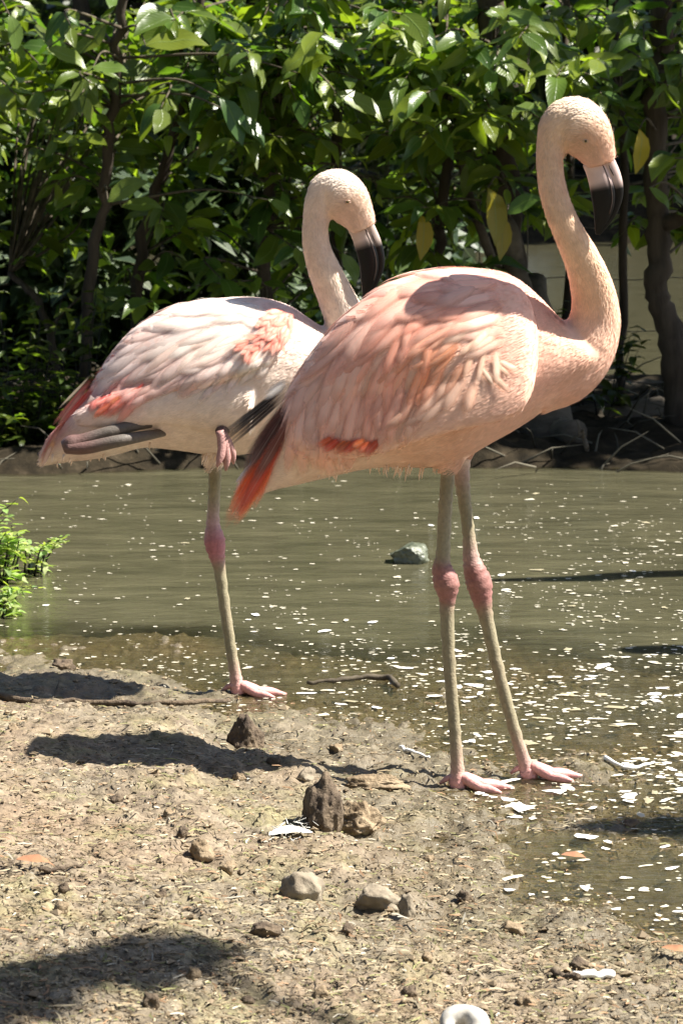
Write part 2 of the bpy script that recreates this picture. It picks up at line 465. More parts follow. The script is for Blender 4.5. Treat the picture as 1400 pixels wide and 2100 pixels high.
# ================================================================== SETTING
rng = np.random.default_rng(7)
random.seed(7)
def lines(dense, outer_lo, outer_hi, step, grow=1.25):
    a, b = dense
    mid = list(np.arange(a, b + 1e-6, step))
    lo = []; s = step * 2; x = a
    while x > outer_lo:
        x -= s; lo.append(x); s *= grow
    hi = []; s = step * 2; x = mid[-1]
    while x < outer_hi:
        x += s; hi.append(x); s *= grow
    return np.array(lo[::-1] + mid + hi)
gx = lines((-.95, 1.0), -150, 150, .0062, 1.2)
gy = lines((3.2, 6.5), -60, 3.5, .0075, 1.2)
gy = gy[gy <= 6.5]
gy = np.concatenate([gy, np.arange(6.53, 8.6, .06), np.arange(8.62, 12.6, .045), np.arange(12.7, 26, .35), np.geomspace(26.5, 260, 26)])
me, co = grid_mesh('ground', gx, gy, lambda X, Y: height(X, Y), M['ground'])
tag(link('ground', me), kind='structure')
wx = lines((-1.3, 1.5), -120, 120, .02, 1.25)
wy = np.concatenate([np.arange(3.2, 6.6, .02), np.arange(6.7, 12.5, .1), np.arange(12.6, 26, .8)])
me, co = grid_mesh('pond_water', wx, wy, lambda X, Y: X * 0, M['water'])
dep = np.clip(-height(co[:, 0], co[:, 1]), 0, 1)
at = me.attributes.new('depth', 'FLOAT', 'POINT'); at.data.foreach_set('value', dep)
tag(link('pond_water', me), kind='structure')

# ================================================================== FLAMINGOS
def ring_loft(mb, rings, n=28):
    """rings: list of (centre, up vector, side vector) -> closed loft"""
    vs = []
    for c, u, s in rings:
        for k in range(n):
            th = 2 * math.pi * k / n
            vs.append(c + u * math.sin(th) + s * math.cos(th))
    fs = []
    for i in range(len(rings) - 1):
        for k in range(n):
            k2 = (k + 1) % n
            fs.append((i * n + k, i * n + k2, (i + 1) * n + k2, (i + 1) * n + k))
    fs.append(tuple(range(n - 1, -1, -1)))
    fs.append(tuple((len(rings) - 1) * n + k for k in range(n)))
    mb.add(vs, fs)
def remesh(mb, voxel, iters=6):
    me = bpy.data.meshes.new('tmp'); me.from_pydata(mb.v, [], mb.f); me.update()
    o = link('tmp', me)
    r = o.modifiers.new('r', 'REMESH'); r.mode = 'VOXEL'; r.voxel_size = voxel; r.adaptivity = 0
    s = o.modifiers.new('s', 'SMOOTH'); s.factor = .5; s.iterations = iters
    dg = bpy.context.evaluated_depsgraph_get()
    out = bpy.data.meshes.new_from_object(o.evaluated_get(dg))
    bpy.data.objects.remove(o); bpy.data.meshes.remove(me)
    n = len(out.vertices); co = np.empty(n * 3); out.vertices.foreach_get('co', co)
    return out, co.reshape(-1, 3)
def stations(mb, st, Y, n=5, flatb=1.0):
    rings = []
    for x, top, bot, hw in smooth_path(st, n):
        a = plane(x, top, Y); b = plane(x, bot, Y)
        c = (a + b) / 2
        rings.append((c, (a - b) / 2, Vector((0, -hw, 0))))
    # order: rearmost first
    ring_loft(mb, rings)
def path_loft(mb, ctrl, Y, n=5, deep=.85, yoff=0.0, yfn=None):
    P = smooth_path(ctrl, n)
    pts = [plane(p[0], p[1], Y + yoff + (yfn(p[1]) if yfn else 0)) for p in P]
    rings = []
    for i, p in enumerate(pts):
        t = (pts[min(i + 1, len(pts) - 1)] - pts[max(i - 1, 0)]).normalized()
        u = Vector((-t.z, 0, t.x)).normalized()
        r = max(P[i][2], .5) / scale_at(Y)
        rings.append((p, u * r, t.cross(u).normalized() * (r * (P[i][3] if len(P[i]) > 3 else deep))))
    ring_loft(mb, rings, 20)
def interp_field(ctrl, x, y, power=3):
    w = 0; acc = None
    for c in ctrl:
        k = 1.0 / (((x - c[0]) ** 2 + (y - c[1]) ** 2) ** (power / 2) + 40)
        v = np.array([math.cos(R(c[2])), math.sin(R(c[2])), c[3], c[4], *c[5]])
        acc = v * k if acc is None else acc + v * k
        w += k
    return acc / w
def in_poly(x, y, P):
    c = False; j = len(P) - 1
    for i in range(len(P)):
        if (P[i][1] > y) != (P[j][1] > y) and x < (P[j][0] - P[i][0]) * (y - P[i][1]) / (P[j][1] - P[i][1]) + P[i][0]:
            c = not c
        j = i
    return c
class Surf:
    """depth of the bird's side surface under a point of its side view"""
    def __init__(self, meshes, Y, side):
        vs = []; fs = []
        for m in meshes:
            o = len(vs)
            vs += [v.co.copy() for v in m.vertices]; fs += [tuple(i + o for i in p.vertices) for p in m.polygons]
        self.b = BVHTree.FromPolygons(vs, fs); self.Y = Y; self.s = side
    def at(self, q):
        h = self.b.ray_cast(Vector((q.x, self.Y - self.s * 2, q.z)), Vector((0, self.s, 0)))
        if h[0] is not None:
            return h[0].y, h[1]
        n = self.b.find_nearest(Vector((q.x, self.Y - self.s * .02, q.z)))
        return n[0].y, n[1]
    def on(self, q):
        h = self.b.ray_cast(Vector((q.x, self.Y - self.s * 2, q.z)), Vector((0, self.s, 0)))
        if h[0] is None:
            h = self.b.find_nearest(Vector((q.x, self.Y - self.s * .02, q.z)))
        n = h[1] if h[1].dot(Vector((0, -self.s, .3))) > 0 else Vector((0, -self.s, .3)).normalized()
        return h[0], n
def feather_mesh(surf, Y, bx, by, ang, ln, wd, lift=.008, base=.0015, bend=0.0, cam=.25, side=1, root=Vector((0, 0, 0)), pointed=.0, nt=7, ns=4, name='feather', rigid=False):
    dx, dy = math.cos(ang), math.sin(ang)
    vs = []; uv = []; prev = None
    for i in range(nt + 1):
        t = i / nt
        a2 = ang + bend * t
        if i == 0: cx, cy = bx, by
        else:
            cx += math.cos(a2) * ln / nt; cy += math.sin(a2) * ln / nt
        w = wd * .5 * min(1.0, .55 + .9 * t) * ((1 - max(0, (t - .62) / .38) ** 2.2) ** .5 if t < 1 else 0.02)
        w *= (1 - pointed * t)
        pc = plane(cx, cy, Y)
        yc, nn = surf.at(pc)
        if rigid:
            if prev is None: prev = yc
            yc = prev
        for j in range(ns + 1):
            s = j / ns * 2 - 1
            qx = cx - math.sin(a2) * s * w; qy = cy + math.cos(a2) * s * w
            p = plane(qx, qy, Y)
            ys = yc
            off = base + lift * t ** 1.3 + cam * (1 - s * s) * w / scale_at(Y)
            if rigid:
                vs.append(Vector((p.x, ys - side * off, p.z)) - root)
            else:
                lc, nn = surf.on(p)
                vs.append(lc + nn * off - root)
            uv.append((j / ns, t))
    fs = []
    for i in range(nt):
        for j in range(ns):
            a = i * (ns + 1) + j
            fs.append((a, a + 1, a + ns + 2, a + ns + 1))
    me = bpy.data.meshes.new(name); me.from_pydata(vs, [], fs)
    finish(me, M['feather'])
    u = me.uv_layers.new(name='UVMap')
    li = np.empty(len(me.loops), int); me.loops.foreach_get('vertex_index', li)
    u.data.foreach_set('uv', np.array(uv)[li].ravel())
    return me
def add_feather(parent, *a, col=(1, 1, 1), **k):
    me = feather_mesh(*a, **k)
    o = link(k.get('name', 'feather'), me, parent)
    o.color = (*[min(1, max(0, c)) for c in col], 1)
    return o
def strands(me, co, guides, count, root, parent, colfn, lfn, seed):
    """fine body plumage: small tapered barbs laid along the flow of the coat"""
    rg = np.random.default_rng(seed)
    me.calc_loop_triangles()
    tri = np.empty(len(me.loop_triangles) * 3, int); me.loop_triangles.foreach_get('vertices', tri); tri = tri.reshape(-1, 3)
    A, B, C = co[tri[:, 0]], co[tri[:, 1]], co[tri[:, 2]]
    nrm = np.cross(B - A, C - A); ar = np.linalg.norm(nrm, axis=1); nrm = nrm / (ar[:, None] + 1e-12)
    pick = rg.choice(len(tri), count, p=ar / ar.sum())
    u = rg.random((count, 2)); fl = u.sum(1) > 1; u[fl] = 1 - u[fl]
    P = A[pick] + (B - A)[pick] * u[:, :1] + (C - A)[pick] * u[:, 1:]
    Nn = nrm[pick]
    gp = np.array([g[0] for g in guides]); gd = np.array([g[1] for g in guides])
    d2 = ((P[:, None, :] - gp[None]) ** 2).sum(-1)
    w = 1 / (d2 + 1e-4) ** 2
    D = (w[..., None] * gd[None]).sum(1) + rg.normal(0, .11, (count, 3)) * np.linalg.norm((w[..., None] * gd[None]).sum(1), axis=1)[:, None]
    D = D - Nn * (D * Nn).sum(1)[:, None]
    D /= np.linalg.norm(D, axis=1)[:, None] + 1e-9
    S = np.cross(Nn, D)
    L, W, rise = lfn(P)
    L = L * rg.uniform(.6, 1.25, count); W = W * rg.uniform(.7, 1.2, count)
    v = np.empty((count, 5, 3))
    b = P - Nn * .001
    v[:, 0] = b - S * W[:, None] * .5; v[:, 1] = b + S * W[:, None] * .5
    m = P + D * L[:, None] * .55 + Nn * (rise * L * .55)[:, None]
    v[:, 2] = m + S * W[:, None] * .42; v[:, 3] = m - S * W[:, None] * .42
    v[:, 4] = P + D * L[:, None] + Nn * (rise * L * .75)[:, None]
    v = v.reshape(-1, 3) - np.array(root)
    o = np.arange(count) * 5
    quads = np.stack([o, o + 1, o + 2, o + 3], 1); tris = np.stack([o + 3, o + 2, o + 4], 1)
    m2 = bpy.data.meshes.new('plumage')
    m2.vertices.add(len(v)); m2.vertices.foreach_set('co', v.ravel())
    lp = np.concatenate([quads.ravel(), tris.ravel()])
    m2.loops.add(len(lp)); m2.loops.foreach_set('vertex_index', lp)
    m2.polygons.add(count * 2)
    m2.polygons.foreach_set('loop_start', np.concatenate([np.arange(count) * 4, count * 4 + np.arange(count) * 3]))
    m2.update(calc_edges=True)
    finish(m2, M['plume'])
    c = colfn(P) * rg.uniform(.86, 1.10, (count, 1))
    set_col(m2, np.repeat(np.clip(c, 0, 1), 5, axis=0))
    ob = link('plumage', m2, parent)
    tag(ob, kind='stuff')
    return ob
def colour_field(ctrl, Y, soft=30):
    C = np.array([[c[0], c[1], *c[2]] for c in ctrl], float)
    def fn(P):
        f = P[:, 1] * CP - (P[:, 2] - CAM_H) * SP
        u = P[:, 1] * SP + (P[:, 2] - CAM_H) * CP
        x = 700 + FPX * P[:, 0] / f; y = 1050 - FPX * u / f
        d2 = (x[:, None] - C[None, :, 0]) ** 2 + (y[:, None] - C[None, :, 1]) ** 2
        w = 1 / (d2 + soft ** 2) ** 1.6
        return (w[..., None] * C[None, :, 2:]).sum(1) / w.sum(1)[:, None]
    return fn

GREY, PINK, FOOT = (.27, .23, .15), (.30, .145, .125), (.66, .33, .30)
def leg_mesh(root, parent, ctrl, Y, foot_at, heading, foot_parent=True, toes=True, toe_len=.095):
    """one leg: tibia, swollen ankle, tarsus; the webbed foot is its child"""
    P = smooth_path([(a, b, c) for a, b, c, _ in ctrl], 6)
    K = smooth_path([(*k,) for _, _, _, k in ctrl], 6)
    mb = MB()
    pts = [plane(p[0], p[1], Y) for p in P]
    for i, p in enumerate(pts):      # small irregularities of the skin
        p.x += .0008 * math.sin(i * 2.7)
    rad = [max(p[2], 2) / scale_at(Y) * (1 + .03 * math.sin(i * 1.9)) for i, p in enumerate(P)]
    mb.tube(pts, rad, 14, [tuple(np.clip(k, 0, 1)) for k in K])
    lg = mb.build('leg', M['skin'], parent, root, color=True)
    if toes:
        ank = foot_at
        fb = MB(); lng = Vector((math.cos(heading), math.sin(heading), 0)); lat = Vector((-lng.y, lng.x, 0))
        tips = []
        for k, (a, ln) in enumerate(((-.42, .88), (0.02, 1.0), (.40, .86))):
            d = lng * math.cos(a) + lat * math.sin(a)
            tp = []
            for q in range(7):
                t = q / 6
                zz = .016 * (1 - t) ** 1.6 + .0045 + .004 * math.sin(t * 9) * (1 - t)
                tp.append(ank + d * (toe_len * ln * t) + Vector((0, 0, zz)))
            fb.tube(tp, [.0105 - .0050 * (q / 6) + (.0014 if q in (2, 4) else 0) for q in range(6)] + [.0022], 8, FOOT)
            tips.append(tp)
        for a, b in ((0, 1), (1, 2)):       # webs between the toes, scalloped at the front
            vs = []; n = 6
            for q in range(n):
                for s in range(5):
                    f = s / 4
                    sag = 1 - .28 * math.sin(math.pi * f)
                    qa = tips[a][q] if q < n else tips[a][-1]
                    pa = tips[a][0].lerp(tips[a][5], q / 5 * sag); pb = tips[b][0].lerp(tips[b][5], q / 5 * sag)
                    p = pa.lerp(pb, f); p.z -= .002
                    vs.append(p)
            fs = [(q * 5 + s, q * 5 + s + 1, q * 5 + s + 6, q * 5 + s + 5) for q in range(n - 1) for s in range(4)]
            fb.add(vs, fs, (.78, .42, .39))
        hp = [ank - lng * .012 + Vector((0, 0, .022)), ank - lng * .024 + Vector((0, 0, .016)), ank - lng * .034 + Vector((0, 0, .008))]
        fb.tube(hp, [.006, .005, .0025], 7, FOOT)
        fb.build('foot', M['skin'], lg, root, color=True)
    return lg
def head_parts(root, fl, Y, head_surf, upper, lower, eye, black_y, grey):
    """two mandibles and the eyes"""
    for nm, ctrl, deep in (('upper_bill', upper, .62), ('lower_bill', lower, .55)):
        P = smooth_path(ctrl, 5)
        pts = [plane(p[0], p[1], Y) for p in P]
        rad = [(max(p[2], 1) / scale_at(Y), max(p[2], 1) / scale_at(Y) * deep) for p in P]
        mb = MB()
        cols = []
        for p in P:
            k = min(1, max(0, (p[1] - (black_y - 9)) / 16))
            a = np.array(grey if nm == 'lower_bill' else tuple(g * .9 for g in grey)); b = np.array((.004, .004, .0045))
            cols.append(tuple(a * (1 - k) + b * k))
        mb.tube(pts, rad, 18, cols)
        mb.build(nm, M['bill'], fl, root, color=True)
    for s in (1, -1):           # gape line and nostril slit on each side
        mb = MB()
        P = smooth_path([((u_[0] * .45 + l_[0] * .55) + 4, (u_[1] + l_[1]) / 2, 1.6) for u_, l_ in list(zip(upper, lower))[:6]], 4)
        hw = np.interp([p[1] for p in P], [l_[1] for l_ in lower], [l_[2] for l_ in lower]) * .50 / scale_at(Y)
        mb.tube([plane(p[0], p[1], Y - s * h_) for p, h_ in zip(P, hw)], [.0011] * len(P), 5, (.05, .035, .03))
        a_, b_ = upper[1], upper[2]
        mb.tube([plane(a_[0] + (b_[0] - a_[0]) * t + 1, a_[1] + (b_[1] - a_[1]) * t, Y - s * (a_[2] * .60 / scale_at(Y))) for t in (0, .5, 1)], [.0006, .0015, .0006], 5, (.04, .03, .03))
        mb.build('bill_seam', M['bill'], fl, root, color=True)
    for s in (1, -1):
        sf = Surf([head_surf], Y, s)
        q = plane(eye[0], eye[1], Y); yy, nn = sf.at(q)
        r = 4.8 / scale_at(Y)
        mb = MB()
        c = Vector((q.x, yy + s * r * .35, q.z))
        vs = []; cs = []; n = 12; m = 8
        for i in range(m + 1):
            ph = math.pi * i / m
            for k in range(n):
                th = 2 * math.pi * k / n
                vs.append(c + Vector((r * math.sin(ph) * math.cos(th), -s * r * math.cos(ph), r * math.sin(ph) * math.sin(th))))
                cs.append((.015, .012, .01) if i < 2 else (.55, .40, .12) if i < 4 else (.5, .3, .24))
        fs = [(i * n + k, i * n + (k + 1) % n, (i + 1) * n + (k + 1) % n, (i + 1) * n + k) for i in range(m) for k in range(n)]
        mb.add(vs, fs, cs)
        e = mb.build('eye', M['eye'], fl, root, color=True)
        lb = MB()
        for up in (1, -1):
            ap = [Vector((c.x + r * 1.25 * math.cos(t), yy - s * r * .12 * math.sin(t), c.z + up * r * (.62 if up > 0 else .5) * math.sin(t))) for t in np.linspace(0, math.pi, 9)]
            lb.tube(ap, [r * .18] + [r * .34] * 7 + [r * .18], 6, (.50, .33, .25))
        lb.build('eyelid', M['skin'], e, root, color=True)

def make_flamingo(S):
    Y = S['Y']; root = Vector(S['root'])
    fl = thing('flamingo', S['label'], 'flamingo', root, 'flamingos at the pond edge')
    mb = MB()
    stations(mb, S['body'], Y)
    yb = S['ybend']; YH = Y + yb[1]      # the neck leans a little towards the viewer
    yfn = lambda py: yb[1] * float(sstep(yb[2], yb[0], np.array(py)))
    path_loft(mb, S['neck'], Y, yfn=yfn)
    path_loft(mb, S['head'], YH, deep=.74)
    for ctrl, deep, yo in S.get('lumps', []):
        path_loft(mb, ctrl, Y, deep=deep, yoff=yo)
    me, co = remesh(mb, .0052, 5)
    # guides for the lie of the coat
    gd = []
    npth = smooth_path(S['neck'], 3)
    for a, b in zip(npth[:-1], npth[1:]):
        p, q = plane(a[0], a[1], Y + yfn(a[1])), plane(b[0], b[1], Y + yfn(b[1]))
        gd.append((tuple(p), tuple((q - p).normalized())))
    for a, b in zip(S['head'][:-1], S['head'][1:]):
        p, q = plane(a[0], a[1], YH), plane(b[0], b[1], YH)
        gd.append((tuple(p), tuple((p - q).normalized())))
    for (x, t, b, hw) in S['body']:
        for f in (.15, .5, .85):
            for sy in (-1, 1):
                p = plane(x, t + (b - t) * f, Y); p.y += sy * hw * .8
                gd.append((tuple(p), (-.88, 0, -.35 - .25 * (1 - f))))
    cf0 = colour_field(S['cols'], Y); pk = np.array(S['pink'])
    cf = lambda P: cf0(P) * pk
    co_l = co - np.array(root)
    body_m = me.copy(); body_m.vertices.foreach_set('co', co_l.ravel()); body_m.name = 'body'
    body_m.materials.clear(); finish(body_m, M['plume'])
    set_col(body_m, cf(co))
    body = link('body', body_m, fl)
    nk = S['neckbox']
    def lfn(P):
        f = P[:, 1] * CP - (P[:, 2] - CAM_H) * SP; u = P[:, 1] * SP + (P[:, 2] - CAM_H) * CP
        x = 700 + FPX * P[:, 0] / f; y = 1050 - FPX * u / f
        k = sstep(nk[1] + 60, nk[1] - 40, y) * sstep(nk[0] - 30, nk[0], x)     # 1 on neck and head
        return .015 * (1 - k) + .0085 * k, .0014 * (1 - k) + .0013 * k, .06 * (1 - k) + .20 * k
    strands(me, co, gd, S['nstr'], root, body, cf, lfn, S['seed'])
    # wings
    rnd = random.Random(S['seed'])
    for side in (1, -1):
        wb = MB(); rings = []
        for x, top, bot, yin, yout, th in smooth_path(S['wing'], 4):
            a = plane(x, top, Y); b = plane(x, bot, Y)
            a.y = Y - side * yin; b.y = Y - side * yout
            u = (a - b) / 2
            s = Vector((0, -side, -.35)).normalized() * th
            rings.append(((a + b) / 2, u, s if side > 0 else s))
        ring_loft(wb, rings, 20)
        wm, wco = remesh(wb, .006, 4)
        wl = wm.copy(); wl.vertices.foreach_set('co', (wco - np.array(root)).ravel()); wl.name = 'wing'
        wl.materials.clear(); finish(wl, M['plume']); set_col(wl, colour_field(S['wcols'], Y)(wco))
        wing = link('wing', wl, fl)
        wg = [(g[0], g[1]) for g in gd if abs(g[0][1] - Y) > .01 and g[1][0] < -.5]
        strands(wm, wco, wg, 16000, root, wing, colour_field(S['wcols'], Y), lfn, S['seed'] + side)
        sf = Surf([me, wm], Y, side)
        xs = [p[0] for p in S['poly']]; ys = [p[1] for p in S['poly']]
        pts = []
        tries = 0
        pitch = S['pitch'] if side > 0 else S['pitch'] * 1.35
        while tries < 9000 and len(pts) < 250 :
            tries += 1
            x, y = rnd.uniform(min(xs), max(xs)), rnd.uniform(min(ys), max(ys))
            if not in_poly(x, y, S['poly']): continue
            if any((x - a) ** 2 + ((y - b) * 1.0) ** 2 < pitch ** 2 for a, b in pts): continue
            pts.append((x, y))
        for x, y in pts:
            f = interp_field(S['flow'], x, y)
            ang = math.atan2(f[1], f[0]) + rnd.gauss(0, .13)
            k = rnd.uniform(.84, 1.12)
            rr = rnd.random() ** 2
            add_feather(wing, sf, Y, x, y, ang, f[2] * rnd.uniform(.95, 1.5), f[3] * rnd.uniform(.8, 1.2), pointed=rnd.uniform(.25, .6), lift=rnd.uniform(.002, .006) * (f[2] / 110) ** .5,
                        base=.0015, bend=rnd.gauss(0, .22), cam=rnd.uniform(.05, .22), side=side, root=root,
                        col=(f[4] * k, f[5] * k * (1 - .14 * rr), f[6] * k * (1 - .2 * rr)))
        for ex, ey, ea, eb, n_ in (S.get('ruffle', []) if side > 0 else []):      # tuft of coral coverts standing up
            for _ in range(n_):
                a_, r_ = rnd.uniform(0, 6.28), rnd.random() ** .6
                k = rnd.uniform(.85, 1.1); c_ = rnd.random()
                add_feather(wing, sf, Y, ex + ea * r_ * math.cos(a_), ey + eb * r_ * math.sin(a_), R(rnd.gauss(140, 20)), rnd.uniform(26, 46), rnd.uniform(12, 19), lift=rnd.uniform(.002, .008),
                            base=.007 + .004 * (1 - r_), bend=rnd.gauss(0, .3), cam=rnd.uniform(.05, .2), side=side, root=root, pointed=.4, nt=5,
                            col=(.88 * k, (.27 + .14 * c_) * k, (.19 + .13 * c_) * k))
        for q in S.get('flight', []):       # long single feathers (primaries)
            x, y, a, ln, wd, c, up, pt = q
            add_feather(wing, sf, Y, x, y, R(a), ln, wd, lift=.004, base=up, bend=R(S.get('fbend', 0)), cam=.15, side=side, root=root, col=c, pointed=pt, rigid=True, name='flight_feather')
    # tail
    sfb = Surf([me], Y, 1)
    for i, q in enumerate(S['tail']):
        x, y, a, ln, wd, c, up = q
        add_feather(body, sfb, Y, x, y, R(a), ln, wd, lift=.002, base=up, bend=.0, cam=.15, side=1, root=root, col=c, pointed=.55, rigid=True, name='tail_feather')
    for c4, yo, foot_px, head_a, toes in S['legs']:
        fa = None
        if toes:
            g = plane(foot_px[0], foot_px[1], Y + yo); fa = Vector((g.x, Y + yo, g.z))
        leg_mesh(root, fl, c4, Y + yo, fa, head_a, toes=toes)
    head_parts(root, fl, YH, me, S['upper'], S['lower'], S['eye'], S['black_y'], S['billgrey'])
    fr_b = MB()                 # loose wisps hanging from the belly and thigh feathers
    for x, y, n_, ln in S['wisps']:
        for _ in range(n_):
            bx, by = x + rnd.gauss(0, 16), y + rnd.gauss(0, 5)
            yy = Y + rnd.uniform(-.05, .05); l_ = ln * rnd.uniform(.5, 1.2)
            e = (bx - l_ * rnd.uniform(-.1, .7), by + l_)
            c_ = rnd.uniform(.7, .9)
            fr_b.tube([plane(bx, by - 10, yy), plane((bx + e[0]) / 2 - 2, (by + e[1]) / 2, yy), plane(*e, yy)], [.0022, .0016, .0004], 4, (c_, c_ * .8, c_ * .64))
    tag(fr_b.build('belly_wisps', M['plume'], body, root, color=True), kind='stuff')
    if 'extra' in S: S['extra'](fl, root, Y)
    return fl

